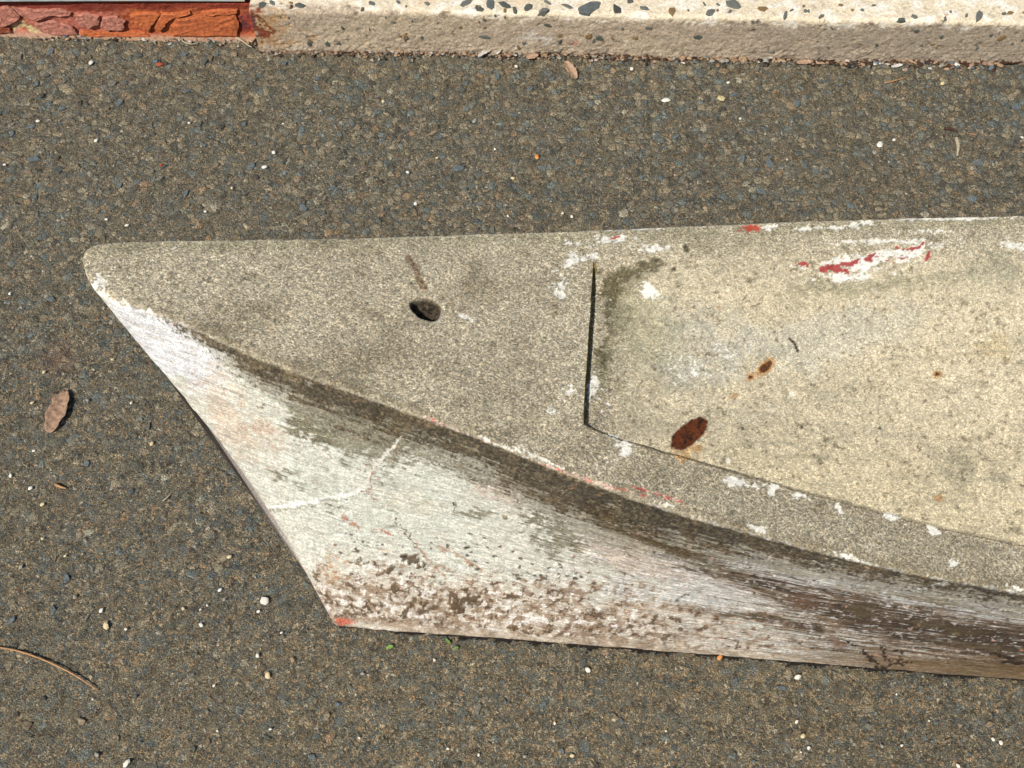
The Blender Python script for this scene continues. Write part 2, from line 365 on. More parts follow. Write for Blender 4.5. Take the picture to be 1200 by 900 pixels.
# --- colour of paint, stains and bare concrete on the deck
def paint_deck(px, py):
    n1 = fbm(X * 18, Y * 18, 11); n2 = fbm(X * 70, Y * 70, 23); n3 = fbm(X * 260, Y * 260, 31, 3); nb = fbm(px / 30, py / 30, 5)
    col = np.broadcast_to(lin(186, 175, 151), px.shape + (3,)).copy(); gr = np.ones(px.shape)
    col = mix(col, lin(198, 188, 164), .75 * ss(n1, -.3, .5)); col = mix(col, lin(144, 135, 112), .55 * ss(-n1 - .3 * n2, .0, .6))
    # basin: yellower and smoother
    inb = ss(px, 692, 760) * ss(py, 268, 330) * (rowi > iIn)
    col = mix(col, lin(220, 206, 174), .8 * inb)
    col = mix(col, lin(236, 219, 180), .75 * inb * ss(py + 22 * n1, 470, 590))
    col = mix(col, lin(190, 188, 174), .6 * ss(blob(px, py, 815, 415, 95, 62, -20) + .35 * n1 + .3 * n2, .3, 1.0) * inb)
    col = mix(col, lin(197, 195, 178), .5 * ss(blob(px, py, 960, 400, 150, 40, -10) + .3 * n2, .3, .9) * inb)
    m = blob(px, py, 722, 345, 32, 45, 10) + blob(px, py, 712, 430, 18, 60, 4) * .9 + .4 * blob(px, py, 770, 330, 50, 22)
    col = mix(col, lin(122, 116, 88), .68 * ss(m + .35 * n2 + .2 * n1 + .2 * n3, .3, 1.05) * (px > 690))
    col = mix(col, lin(160, 158, 128), .5 * ss(blob(px, py, 760, 390, 60, 60) + .3 * n2, .35, .9) * (px > 690))
    col = mix(col, lin(135, 132, 112), .55 * ss(blob(px, py, 1120, 550, 70, 40, 10) + .45 * n2, .5, 1.0))
    col = mix(col, lin(140, 137, 108), .5 * ss(blob(px, py, 1030, 335, 170, 16, -4) + .35 * n2, .45, 1.0))
    col = mix(col, lin(150, 150, 128), .5 * ss(blob(px, py, 1170, 320, 70, 30, -4) + .35 * n2, .45, 1.0))
    col = mix(col, lin(205, 180, 130), .4 * ss(blob(px, py, 1170, 410, 60, 20, -4) + .35 * n2, .45, 1.0))
    gr = gr - .4 * inb
    col = mix(col, lin(122, 112, 82), .5 * ss(-n3 * .8 - n4 * .6 - n2 * .3, .35, .75) * inb)
    sx = 696.5 - (py - 303) * .067
    slot_tint = np.exp(-((px - sx - 1.5 - 1.2 * n3) / (2.6 + .8 * n2)) ** 2) * ss(py, 302, 312) * (1 - ss(py, 494, 500))  # olive tint painted along the step to colour and even out its shadow line
    col = mix(col, lin(132, 112, 52), .85 * ss(slot_tint, .3, .65)); col = mix(col, lin(196, 188, 162), .45 * np.exp(-((px - sx + 6) / 3.5) ** 2) * ss(py, 330, 360) * (1 - ss(py, 480, 496)))
    ied = np.interp(px, [683, 725, 780, 825, 900, 965, 1030, 1100, 1200], [500, 515, 531, 544, 566, 584, 601, 620, 641])
    col = mix(col, lin(104, 90, 62), .7 * ss(np.exp(-((py - ied + .5 + .8 * n3) / 1.7) ** 2) + .3 * n2, .4, .8) * ss(px, 683, 690))
    col = mix(col, lin(150, 142, 122), .55 * ss(py - ied, 0, 3) * ss(px, 800, 860))
    # greener grime and a painted highlight along the far edge
    n7 = fbm(px / 17, py / 14, 561, 4); n8 = fbm(px / 60, py / 9, 571, 4)
    col = mix(col, lin(214, 204, 178), .55 * ss(n7 * .8 + .5 * n3 + .4 * blob(px, py, 640, 510, 110, 40, 24), .50, .9))
    col = mix(col, lin(126, 116, 90), .5 * ss(-n7 * .8 - .5 * n3 + .4 * n1, .42, .9))
    col = mix(col, lin(150, 146, 122), .35 * ss(n8, .25, .7) * (px > 692))
    fe = hermite(Fx, Fy, px); ded = py - fe
    col = mix(col, lin(214, 206, 182), .5 * (1 - ss(ded + n3, 1, 4)))  # bright edge highlight put into the colour
    col = mix(col, lin(150, 146, 116), .4 * (1 - ss(ded + 6 * n2, 4, 26)) * ss(ded, 2, 5))
    # dark soiling on the cap near the bow edge
    te = hermite(Tx, Ty, px); dte = te - py
    col = mix(col, lin(118, 107, 84), .5 * (1 - ss(dte + 7 * n2, 2, 16)) * ss(px, 120, 240))
    col = mix(col, lin(196, 186, 160), .35 * ss(n2 + .6 * blob(px, py, 600, 480, 120, 34, 22), .35, .8))
    col = mix(col, lin(176, 168, 146), .5 * ss(blob(px, py, 900, 600, 260, 22, 14) + .3 * n2, .3, .9) * (px > 690))
    col = mix(col, lin(138, 129, 108), .45 * ss(blob(px, py, 520, 420, 14, 34, 5) + .4 * n2, .5, 1))
    col = mix(col, lin(140, 130, 106), .35 * ss(blob(px, py, 640, 340, 60, 50) + .4 * n2, .5, 1))
    mm_ = 1.2 * blob(px, py, 716, 330, 20, 26, 10) + 1.1 * blob(px, py, 750, 316, 30, 10, -5) + .95 * blob(px, py, 708, 385, 9, 50, 4) + .9 * blob(px, py, 765, 305, 14, 8) + .7 * blob(px, py, 720, 420, 16, 40, 4) + .6 * blob(px, py, 790, 335, 40, 8)
    col = mix(col, lin(92, 84, 56), .78 * ss(mm_ + .5 * n3 + .4 * n2 + .4 * n4, .7, 1.15) * (px > 691) * ss(mm_, .1, .3))
    du = .9 * blob(px, py, 655, 350, 28, 50, 8) + .8 * blob(px, py, 660, 470, 30, 34, 0) + .9 * blob(px, py, 600, 525, 90, 14, 24) + .8 * blob(px, py, 720, 548, 70, 16, 24)
    col = mix(col, lin(222, 212, 190), .7 * ss(du * .6 + .5 * n3 + .4 * n2 + .5 * n4, .62, 1.0))
    # old white paint clinging on
    wh = np.zeros(px.shape)
    for (cx, cy, rx, ry, a, st) in [(668, 308, 22, 7, -30, 1), (655, 345, 12, 14, 0, .75), (690, 300, 10, 4, -20, 1.2), (697, 300, 4, 5, 0, 2.2), (686, 305, 5, 3, 0, 2.2), (722, 277, 20, 5, -3, 1.25), (672, 284, 24, 4, 2, .95),
             (770, 289, 22, 4, -4, 1.1), (765, 342, 12, 8, 0, 1.2), (697, 455, 6, 20, 6, 1.3), (706, 470, 8, 16, 6, .8), (722, 515, 16, 5, 30, 1.0), (738, 524, 12, 9, 30, 1.2), (575, 518, 30, 6, 24, .8), (612, 545, 26, 6, 24, .8),
             (545, 370, 9, 4, 25, 1.15), (512, 367, 9, 9, 0, .75), (665, 455, 10, 8, 0, .85), (650, 480, 8, 8, 0, .7), (862, 567, 14, 6, 12, 1.2), (885, 571, 12, 7, 12, 1.1), (905, 577, 8, 9, 0, 1.3), (940, 581, 12, 5, 12, 1.5),
             (985, 598, 8, 5, 20, 1.0), (1044, 606, 10, 5, 12, 1.3), (1095, 622, 12, 5, 10, 1.6), (1120, 663, 6, 6, 30, 1.1), (855, 543, 6, 5, 0, .9), (1012, 309, 48, 9, -9, 1.2), (1050, 297, 55, 6, -10, 1.15), (990, 326, 36, 6, -4, .95), (938, 313, 18, 5, 0, .8),
             (1040, 283, 60, 3, -2, 1.0), (1090, 256, 80, 2.4, -1, 1.35), (960, 268, 40, 3, -3, 1.0), (900, 267, 14, 3, -3, 1.2), (1005, 265, 30, 4, -3, .9), (1190, 285, 20, 8, 0, .7), (1195, 690, 24, 3, 12, 1.0), (1000, 655, 30, 3, 16, .9), (883, 618, 14, 3, 18, 1), (785, 592, 24, 2, 16, .8),
             (640, 540, 40, 2.0, 24, .95), (152, 358, 30, 8, 24, .9), (112, 332, 10, 14, -30, 1.2), (238, 366, 4, 3, 0, 1.0), (205, 290, 3, 2, 0, 1.2), (830, 430, 50, 30, -20, .35), (1080, 272, 50, 3, -2, .8), (745, 268, 40, 1.6, -2, 1.2), (895, 470, 50, 20, -20, .25)]:
        wh = np.maximum(wh, st * blob(px, py, cx, cy, rx, ry, a))
    whm = ss(wh * 1.12 + .5 * n2 + .6 * n3 + .40 * n4, .62, .84) * (wh > .08)
    col = mix(col, lin(242, 238, 224), .95 * whm); gr = gr * (1 - .75 * whm)
    fl = ss(n3 + .5 * n4 + .3 * n2, .75, 1.0) * .45
    col = mix(col, lin(112, 104, 82), .4 * ss(-n3 - .5 * n4 - .2 * n2, .5, .9))
    col = mix(col, lin(215, 206, 180), fl)
    # red paint
    rd = np.zeros(px.shape)
    for (cx, cy, rx, ry, a, st) in [(878, 267, 12, 3.6, -3, 1.6), (888, 270, 5, 2.5, 30, 1.2), (722, 276, 6, 4, 0, 1.1), (940, 309.5, 10, 4, -8, 1.35), (978, 318, 17, 4.5, 6, 1.7), (969, 319, 8, 5, 0, 1.4), (998, 309, 14, 3, -20, 1.4), (1020, 303, 9, 3.4, -24, 1.5), (1052, 291, 5, 2.5, 0, 1.3),
             (1068, 291, 18, 2, -8, 1.25), (1080, 288, 14, 1.6, -22, 1.15), (1088, 300, 5, 3, -30, 1.25), (1056, 301, 6, 2, 0, 1.0), (1042, 307, 7, 2.5, 20, .9)]:
        rd = np.maximum(rd, st * blob(px, py, cx, cy, rx, ry, a))
    rdm = ss(rd + .75 * n3 + .4 * n2 + .4 * n4, .72, .86) * (rd > .1)
    rcol = lin(168, 58, 56) * (1 - (px < 930))[..., None] + lin(186, 74, 50) * (px < 930)[..., None]
    col = mix(col, rcol, .95 * rdm); gr = gr * (1 - .8 * rdm)
    pk = np.maximum(1.2 * np.exp(-(pdist(px, py, [(498, 488), (540, 508), (590, 528)]) / 3.2) ** 2), 1.25 * np.exp(-(pdist(px, py, [(742, 571), (775, 580), (802, 590)]) / 2.6) ** 2))
    pk = np.maximum(pk, 1.05 * np.exp(-(pdist(px, py, [(600, 532), (700, 566), (760, 582)]) / 2) ** 2))
    pkm = ss(pk + .6 * n3 + .4 * n2 + .4 * n4, .75, .95) * (pk > .1)
    col = mix(col, mix(np.broadcast_to(lin(212, 178, 165), col.shape).copy(), lin(202, 106, 92), ss(n3 + .5 * (px > 720), .2, .6)), .85 * pkm)
    # rust
    r1 = ss(blob0(px, py, 808, 508, 30, 14, -40) + .06 * n3 + .05 * n2 + .05 * n4, .42, .50)
    col = mix(col, lin(205, 158, 96), .7 * ss(blob(px, py, 806, 522, 34, 14, -10) + .2 * n3, .45, .9) * (1 - r1))
    col = mix(col, mix(np.broadcast_to(lin(104, 52, 22), col.shape).copy(), lin(48, 28, 16), ss(n3 + .5 * n4 + .4 * n2, .1, .7)), r1)
    r2 = np.maximum.reduce([1.2 * blob0(px, py, 897, 430, 13, 7, -45), .95 * blob0(px, py, 879, 442, 6, 4.5, -40), .9 * blob0(px, py, 1099, 439, 6, 5, 0), .65 * blob(px, py, 1097, 583, 6, 5), .55 * blob(px, py, 862, 462, 10, 4, -40), .6 * blob(px, py, 840, 360, 3, 3)])
    col = mix(col, lin(198, 150, 92), .8 * ss(r2 + .2 * n3, .18, .6)); col = mix(col, lin(92, 56, 28), ss(r2 + .25 * n3, .62, .88))
    gr = gr * (1 - .4 * r1)
    dk = np.exp(-(pdist(px, py, [(925, 397), (931, 402), (935, 412)]) / 1.8) ** 2)
    col = mix(col, lin(56, 44, 30), ss(dk + .2 * n3, .4, .7))
    for (cx, cy, r_) in [(789, 315, 4), (769, 305, 2.6), (803, 290, 4), (1031, 503, 2.2), (870, 503, 2.5), (940, 500, 2.6), (930, 260, 2)]:
        col = mix(col, lin(70, 62, 44), .85 * ss(blob(px, py, cx, cy, r_, r_) + .2 * n3, .4, .7))
    # root-like mark above the hole
    st = np.exp(-(pdist(px, py, [(478, 302), (486, 312), (490, 326), (497, 337)]) / 5.0) ** 2)
    col = mix(col, lin(122, 98, 74), .8 * ss(st + .25 * n3 + .2 * n2, .4, .8))
    return col, gr

def hole(px, py):
    c, s_ = math.cos(math.radians(17)), math.sin(math.radians(17))
    dx, dy = px - 500, py - 362
    a = np.arctan2(dy, dx)
    r = np.hypot((dx * c + dy * s_) / 19.5, (-dx * s_ + dy * c) / 13.0) + .05 * np.sin(3 * a + 1) + .04 * np.sin(5 * a)
    return r

# --- colour of the peeling side
def paint_side(px, py):
    v = np.clip((rowi - 3) / 220.0, 0, 1); v = 1 - v                # 0 at the gunwale
    al = along; dn = v * np.maximum(lenS, .01)[:, None]
    te = hermite(Tx, Ty, np.clip(px, 97, 2000)); d = py - te         # distance under the gunwale
    be = hermite(Bx, By, np.clip(px, 392, 1760)); fb = be - py       # distance above the foot
    st1 = fbm(al * 22, dn * 120, 41, 4); st2 = fbm(al * 60, dn * 420, 47, 3); st3 = fbm(al * 150, dn * 800, 53, 2)
    n1 = fbm(px / 40, py / 28, 61); n2 = fbm(px / 13, py / 9, 67, 4); n3 = fbm(px / 4.2, py / 3.2, 71, 3)
    col = np.broadcast_to(lin(212, 212, 198), px.shape + (3,)).copy()
    gr = np.full(px.shape, .5)
    # white paint by the stem
    col = mix(col, lin(226, 226, 228), ss(blob(px, py, 190, 395, 110, 38, 42) + .2 * n2, .3, .7))
    # tan-pink stain and green-grey chalk
    col = mix(col, lin(216, 194, 172), .7 * ss(blob(px, py, 275, 485, 95, 40, 48) + .35 * n1 + .35 * n2 + .3 * n3, .35, .95))
    col = mix(col, lin(200, 160, 134), .5 * ss(blob(px, py, 315, 505, 44, 20, 30) * .8 + .5 * n2 + .5 * n3 + .3 * st2, .5, .95))
    col = mix(col, lin(212, 214, 202), .9 * ss(1.1 * blob(px, py, 450, 590, 170, 62, 20) + .25 * n1, .35, .75))
    col = mix(col, lin(212, 208, 186), .5 * ss(blob(px, py, 480, 590, 60, 22, 15) + .25 * n2, .45, .85))
    col = mix(col, lin(150, 155, 138), .6 * ss(n2 + .5 * st1 + .6 * blob(px, py, 380, 570, 80, 36, 25), .75, 1.1))
    # weathered grey-blue run towards the right
    rt = ss(px + 60 * n1, 560, 860)
    col = mix(col, lin(184, 180, 172), .8 * rt)
    col = mix(col, lin(196, 176, 158), .75 * ss(blob(px, py, 760, 655, 120, 26, 16) + .3 * st1 + .25 * n2, .4, .8))
    col = mix(col, lin(202, 176, 164), .6 * ss(blob(px, py, 585, 578, 50, 12, 22) + .3 * st1, .5, .9))
    col = mix(col, lin(206, 210, 212), .7 * ss(blob(px, py, 750, 700, 150, 13, 6) + .3 * n2 + .2 * n3, .45, .85))
    col = mix(col, lin(186, 180, 172), .35 * ss(st2, .1, .5)); col = mix(col, lin(222, 220, 212), .35 * ss(st2, .25, .7) * (1 - .5 * rt))
    # bare brown streaks, heavier to the right
    col = mix(col, lin(150, 142, 130), .55 * ss(st2 * .8 + n4 * .5 + n3 * .4, .38, .7)); col = mix(col, lin(236, 234, 228), .6 * ss(-st2 * .7 + n4 * .5 - n3 * .4, .38, .75))
    rv = np.clip(d / np.maximum(d + fb, 1), 0, 1)
    st4 = fbm(al * 45, dn * 620, 59, 3); st5 = fbm(al * 12, dn * 150, 57, 4)
    dg_ = pdist(px, py + 5 * n1, [(660, 578), (700, 602), (790, 645), (880, 682), (960, 706), (1100, 730), (1200, 756), (1400, 800)])
    dw = np.interp(px, [640, 800, 950, 1100, 1300], [8, 9, 17, 26, 34])
    cov = 1.30 * np.exp(-(dg_ / dw) ** 2) * ss(px, 640, 720) + .30 * ss(px, 640, 820) + .62 * ss(px, 840, 1020) * ss(rv, .40, .60)
    cov = cov + .85 * np.exp(-(pdist(px, py + 4 * n2, [(560, 706), (640, 722), (720, 713), (800, 716), (890, 724), (960, 738)]) / 7) ** 2) * ss(px, 560, 660)
    cov = cov - .35 * blob(px, py, 780, 690, 90, 14, 6) - .25 * blob(px, py, 730, 660, 60, 18, 10) - .2 * ss(px, 980, 1200) * (1 - ss(rv, .3, .5))
    col = mix(col, lin(196, 196, 196), .55 * ss(px, 700, 900) * (1 - ss(rv, .4, .6)))
    f1 = .55 * st1 + .6 * st2 + .55 * st4 + .35 * n3 + .25 * n4
    on_ = ss(px + 40 * n2, 560, 700)
    col = mix(col, lin(148, 130, 112), .75 * ss(f1 + .9 * cov, .50, .80) * on_)
    col = mix(col, lin(98, 80, 62), .85 * ss(.6 * st5 + .5 * st2 + .5 * st4 + .3 * n3 + .85 * cov, .66, .98) * on_)
    col = mix(col, lin(58, 46, 36), .85 * ss(.5 * st5 - .4 * st1 + .5 * n2 + .5 * st4 + .3 * n4 + .75 * cov, 1.0, 1.25) * on_)
    col = mix(col, lin(222, 220, 216), .8 * ss(-.6 * st2 - .6 * st4 + .6 * n3 + .3 * n4 - .12 * cov + .12, .30, .55) * on_)
    col = mix(col, lin(124, 94, 70), .45 * ss(blob(px, py, 930, 705, 60, 10, 12) + .5 * n2 + .3 * st2, .55, .9))
    for (cx, cy, rx, ry, a) in [(820, 668, 34, 5, 17), (872, 683, 40, 4, 15), (740, 627, 50, 7, 22), (790, 643, 40, 6, 18), (885, 720, 36, 5, 5), (815, 716, 34, 5, 6), (725, 714, 52, 6, -2), (690, 715, 34, 6, 8), (640, 720, 20, 5, 16),
                            (735, 673, 16, 2.5, 18), (912, 703, 14, 6, 20), (1010, 715, 36, 12, 10), (1100, 735, 60, 7, 8), (1150, 760, 60, 5, 6), (840, 640, 30, 8, 18)]:
        col = mix(col, lin(88, 76, 56), .85 * ss(1.1 * blob(px, py, cx, cy, rx, ry, a) + .45 * n2 + .5 * st2 + .4 * n3, .55, .88) * ss(blob(px, py, cx, cy, rx, ry, a), .05, .3))
    # grey-green worn patches
    for (cx, cy, rx, ry, a, k) in [(415, 512, 78, 30, 22, 1.5), (440, 500, 60, 20, 22, 1.1), (560, 560, 70, 9, 24, .8), (650, 625, 50, 16, 22, 1.1), (690, 650, 30, 8, 22, .8), (330, 560, 26, 12, 30, .7), (365, 500, 24, 16, 40, .95), (645, 640, 42, 17, 22, 1.0), (570, 603, 44, 7, 10, 1.0), (480, 470, 46, 10, 25, .9), (385, 595, 16, 6, 10, .7), (628, 610, 26, 12, 20, .8), (300, 447, 40, 10, 38, .7)]:
        m = k * blob(px, py, cx, cy, rx, ry, a); m = ss(m + .45 * n2 + .45 * st1 + .5 * st2 + .4 * n3, .55, .9) * ss(m, .05, .3)
        col = mix(col, lin(124, 120, 100), .80 * m); gr = gr + .3 * m
    # brown mottling near the foot at the bow
    ft = (1 - ss(fb + 20 * n1 + 6 * n2, 20, 118)) * (1 - .45 * ss(px, 680, 880) - .5 * ss(px, 880, 990)) * ss(px, 340, 380)
    n5 = fbm(px / 8, py / 5.5, 531, 4); n6 = fbm(px / 8 + 40, py / 6 + 9, 541, 4)
    col = mix(col, lin(206, 193, 176), .70 * ss(ft + .35 * n2, .3, .8))
    col = mix(col, lin(140, 114, 90), .80 * ss(n5 * .8 + .5 * n3 + .4 * n4 + .4 * st2 + .95 * ft, .55, 1.0) * ss(ft, .05, .4))
    col = mix(col, lin(92, 74, 56), .88 * ss(n6 * .9 + .6 * n3 + .3 * n4 + .35 * st1 + .6 * ft, .68, .98) * ss(ft, .1, .4))
    col = mix(col, lin(238, 232, 226), .85 * ss(-n5 * .8 - .5 * n6 + .6 * n3 + .3 * n4 + .1 * ft, .42, .66) * ss(ft, .03, .25) * (1 - .5 * (1 - ss(fb + 5 * n2, 6, 22))) * (1 - .8 * ss(px, 700, 860)))
    col = mix(col, lin(196, 154, 112), .65 * ss(blob(px, py, 390, 668, 26, 20) * .8 + .5 * blob(px, py, 456, 645, 18, 10) + .7 * n3 + .4 * n4, .5, .95))
    dark = np.zeros(px.shape)
    for (cx, cy, rx, ry, a, k) in [(545, 702, 17, 9, -25, 1.25), (540, 712, 6, 10, 30, 1.1), (485, 656, 20, 7, 0, 1.0), (500, 663, 12, 7, 30, .9), (596, 700, 16, 7, -10, 1.0), (493, 700, 6, 9, -20, .9), (455, 668, 10, 6, 0, .9), (478, 716, 14, 5, -30, .9), (460, 690, 8, 12, 10, .8), (515, 678, 12, 5, 0, .9),
                                (640, 722, 16, 5, 20, .8), (610, 737, 80, 4, 6, .8), (430, 712, 20, 4, 10, .7)]:
        dark = np.maximum(dark, k * blob(px, py, cx, cy, rx, ry, a))
    dm = ss(dark + .45 * n2 + .45 * n3 + .2 * n4, .60, .82) * ss(dark, .1, .3)
    col = mix(col, lin(94, 76, 56), .92 * dm); gr = gr + .2 * dm
    # small pits
    cell = 11.0
    for sd_ in (3, 4):
        cx_ = np.floor(px / cell + sd_ * .5); cy_ = np.floor(py / (cell * .7) + sd_ * .3)
        jx = (_h(cx_, cy_, 90 + sd_) * .9 + .05 + cx_ - sd_ * .5) * cell; jy = (_h(cx_, cy_, 95 + sd_) * .9 + .05 + cy_ - sd_ * .3) * cell * .7
        on = _h(cx_, cy_, 99 + sd_) < .34 * ss(blob(px, py, 440, 645, 70, 22, 8) + blob(px, py, 620, 662, 80, 12, 12) + .6 * blob(px, py, 560, 640, 60, 18, 10), .25, .8) + .05 * ss(px, 700, 1000)
        pz = .7 + 1.1 * _h(cx_, cy_, 120 + sd_)
        pit = np.exp(-(((px - jx + 1.5 * n3) / (2.1 * pz)) ** 2 + ((py - jy + n3) / (1.2 * pz)) ** 2)) * on
        col = mix(col, lin(72, 58, 46), .85 * ss(pit, .35, .6))
    # dark brown band right under the gunwale
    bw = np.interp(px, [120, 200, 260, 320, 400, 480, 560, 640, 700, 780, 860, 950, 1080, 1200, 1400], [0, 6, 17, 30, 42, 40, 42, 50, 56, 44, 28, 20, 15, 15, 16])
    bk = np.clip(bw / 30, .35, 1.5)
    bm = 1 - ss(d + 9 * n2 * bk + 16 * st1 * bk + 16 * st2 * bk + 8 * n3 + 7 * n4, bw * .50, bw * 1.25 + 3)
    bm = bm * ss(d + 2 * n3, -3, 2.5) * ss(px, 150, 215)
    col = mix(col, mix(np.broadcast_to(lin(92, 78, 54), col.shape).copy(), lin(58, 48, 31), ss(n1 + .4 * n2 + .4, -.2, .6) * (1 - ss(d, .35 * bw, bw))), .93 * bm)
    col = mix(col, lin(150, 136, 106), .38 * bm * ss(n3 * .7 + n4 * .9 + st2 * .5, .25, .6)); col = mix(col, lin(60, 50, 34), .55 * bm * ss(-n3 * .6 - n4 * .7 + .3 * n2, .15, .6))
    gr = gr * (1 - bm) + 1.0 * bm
    # grey scuffed transition under the band
    tm = (1 - ss(d - bw, 2, 34 + 12 * n1 - 20 * blob(px, py, 530, 560, 80, 50))) * (1 - bm) * ss(px, 230, 330)
    col = mix(col, lin(150, 145, 128), .72 * ss(tm + .5 * n2 + .5 * st1 + .5 * st2 + .3 * n3, .55, .95))
    # hairlines in the paint
    def crack(pts, wd, c, k=.9, nz=.25):
        nonlocal col
        q = np.exp(-((pdist(px + 4 * n2 + 3 * n3, py + 3 * n2 - 3 * n3, pts)) / (wd * (.75 + .5 * n1))) ** 2)
        col = mix(col, c, k * ss(q + nz * n3 + .3 * n4, .38, .75) * ss(q, .05, .2))
    wcol = lin(232, 228, 216)
    crack([(310, 594), (345, 590), (385, 583), (422, 576)], 3.2, lin(250, 248, 238), 1.0, .1)
    crack([(312, 598), (347, 594), (387, 587), (421, 580)], 1.5, lin(140, 140, 120), .8, .2)
    crack([(422, 576), (436, 553), (452, 530), (470, 512)], 4.2, wcol, 1.0, .2)
    crack([(354, 508), (385, 535), (415, 562), (425, 572)], 2.6, wcol, .85)
    crack([(430, 578), (500, 585), (540, 592)], 1.3, wcol, .5)
    crack([(1030, 694), (1080, 690), (1110, 683), (1124, 676)], 1.5, lin(205, 205, 200), .85, .15)
    crack([(422, 577), (430, 576), (446, 590), (456, 598)], 1.6, lin(142, 88, 66), .9, .45)
    crack([(436, 548), (438, 555), (435, 562), (434, 578)], 1.8, lin(150, 92, 70), .8, .75)
    crack([(452, 556), (448, 562), (440, 564)], 1.4, lin(150, 92, 70), .8, .7)
    crack([(400, 603), (412, 612), (422, 619)], 2.2, lin(176, 112, 84), .8, .7)
    crack([(440, 621), (456, 624)], 1.6, lin(180, 108, 86), .8, .6)
    crack([(464, 609), (472, 620), (480, 628), (488, 640)], 1.4, lin(92, 66, 52), .9, .5)
    crack([(488, 640), (506, 660), (520, 676)], 2.2, lin(160, 112, 80), .7, .7)
    crack([(516, 640), (545, 655), (566, 668)], 2.4, lin(176, 132, 100), .6, .8)
    crack([(531, 586), (531, 598)], 1.1, lin(70, 60, 44), .9, .1)
    # bottom arris: pinkish, red at the very foot
    eb = (1 - ss(fb + 2 * n2, 2, 13)) * ss(px, 385, 420)
    col = mix(col, lin(184, 168, 148), .55 * eb * (1 - .6 * ss(px, 900, 1080)))
    col = mix(col, lin(112, 90, 60), .8 * (1 - ss(fb + 6 * n2 + 5 * st2, 10, 30)) * ss(px, 900, 1060))
    col = mix(col, lin(222, 214, 200), .8 * np.exp(-(pdist(px, py, [(410, 729), (440, 735), (465, 738)]) / 2.4) ** 2))
    col = mix(col, lin(208, 104, 78), .8 * ss(blob0(px, py, 401, 728, 16, 5, 10) + .5 * n3 + .3 * n4, .4, .8))
    col = mix(col, lin(140, 116, 100), .6 * ss(blob(px, py, 1036, 772, 26, 10, 5) + .2 * n3, .5, .8))
    col = mix(col, lin(128, 98, 84), .6 * ss(blob(px, py, 985, 752, 14, 8, 5) + .3 * n3, .5, .8))
    ck = np.zeros(px.shape)
    for (cx, cy, rx, ry, a) in [(1014, 766, 5, 2.6, 40), (1023, 773, 8, 3, 30), (1036, 765, 3.4, 7, -10), (1043, 774, 7, 3, 25), (1054, 770, 3.5, 6, 20), (1060, 777, 8, 2.6, -10), (1031, 782, 12, 2.6, 5), (1049, 762, 4, 2.5, 0), (995, 752, 7, 2, 35), (1175, 768, 16, 2, 18), (1196, 777, 22, 2, 8)]:
        ck = np.maximum(ck, blob0(px, py, cx, cy, rx, ry, a))
    ckm = ss(ck + .8 * n3 + .6 * n4, .5, .75) * (ck > .05)
    col = mix(col, lin(40, 30, 22), .95 * ckm)
    # stem edge: lilac-grey rim
    stem = np.exp(-((s[:, None] - 97) / 14) ** 2)
    col = mix(col, lin(170, 152, 144), .6 * stem * ss(py, 430, 520))
    gr = np.clip(gr, 0, 1)
    rel = -.0013 * ckm - .0016 * dm + .0004 * st2 + .0005 * n2
    return col, gr, rel

dc, dg = paint_deck(PX, PY)
sc_, sg, rel = paint_side(PX, PY)
te_ = hermite(Tx, Ty, np.clip(PX, 97, 2000))
isdeck = ss(rowi + 2.2 * fbm(PX / 7, PY / 7, 77), 223.5, 228.5)
isdeck = np.where(rowi >= iCap0 + 2, 1, isdeck)
far_ = (rowi > iFar + 5)
sc_ = np.where(far_[..., None], lin(196, 186, 178) * (1 + .12 * fbm(PX / 9, PY / 7, 551))[..., None], sc_); isdeck_far = far_
isdeck = np.where(far_, 0, isdeck)
_al, _dn = along, (1 - np.clip((rowi - 3) / 220, 0, 1)) * np.maximum(lenS, .01)[:, None]
s4 = fbm(_al * 45, _dn * 620, 59, 3); s6 = fbm(_al * 110, _dn * 900, 63, 3); rgt = ss(PX, 520, 900) * (rowi < iCap0)
sc_ = sc_ * np.exp((.16 + .34 * rgt) * s4 + (.20 + .30 * rgt) * s6 + .22 * n4)[..., None]
dc = dc * np.exp(.17 * n4 + .14 * fbm(PX / 4.5, PY / 4, 581, 3) + .10 * fbm(PX / 22, PY / 16, 583, 3))[..., None]
col = sc_ * (1 - isdeck[..., None]) + dc * isdeck[..., None]
gr = sg * (1 - isdeck) + dg * isdeck
# the drain hole in the foredeck
hr = hole(PX, PY)
inh = (1 - ss(hr, .80, 1.0)) * (rowi > iCap0)
hn = fbm(PX / 5, PY / 3, 83, 3)
col = mix(col, lin(222, 216, 198), .7 * ss(np.exp(-((hr - 1.14) / .12) ** 2) * (PX > 508) + .5 * hn, .5, .9) * (rowi > iCap0) * (np.abs(PX - 500) < 34) * (np.abs(PY - 362) < 24))
col = mix(col, lin(58, 48, 33), (1 - ss(hr, .86, 1.02)) * (rowi > iCap0) * .9)  # brown dirt, painted darker to deepen the shade in the hole
col = mix(col, lin(36, 28, 18), (1 - ss(hr, .75, 1.0)) * ss(hn, -.15, .3) * .85)
col = np.where((~far_ & (isdeck < .5))[..., None], col * 1.16, col)
col[...] = np.clip(col, .004, .84)
# relief
rel = rel * (1 - isdeck) + isdeck * (.0004 * fbm(X * 60, Y * 60, 15) + .0003 * fbm(X * 300, Y * 300, 16, 2))
rel = rel + .0006 * fbm(X * 25, (Y + P[..., 2]) * 25, 19)
hull_rows = (rowi > 2) & (rowi < iFar + 4)
P = P + N * (rel * hull_rows * ss(s, 96, 110)[:, None])[..., None]
P[..., 2] -= .009 * inh
RGBA = np.concatenate([col, gr[..., None]], -1)

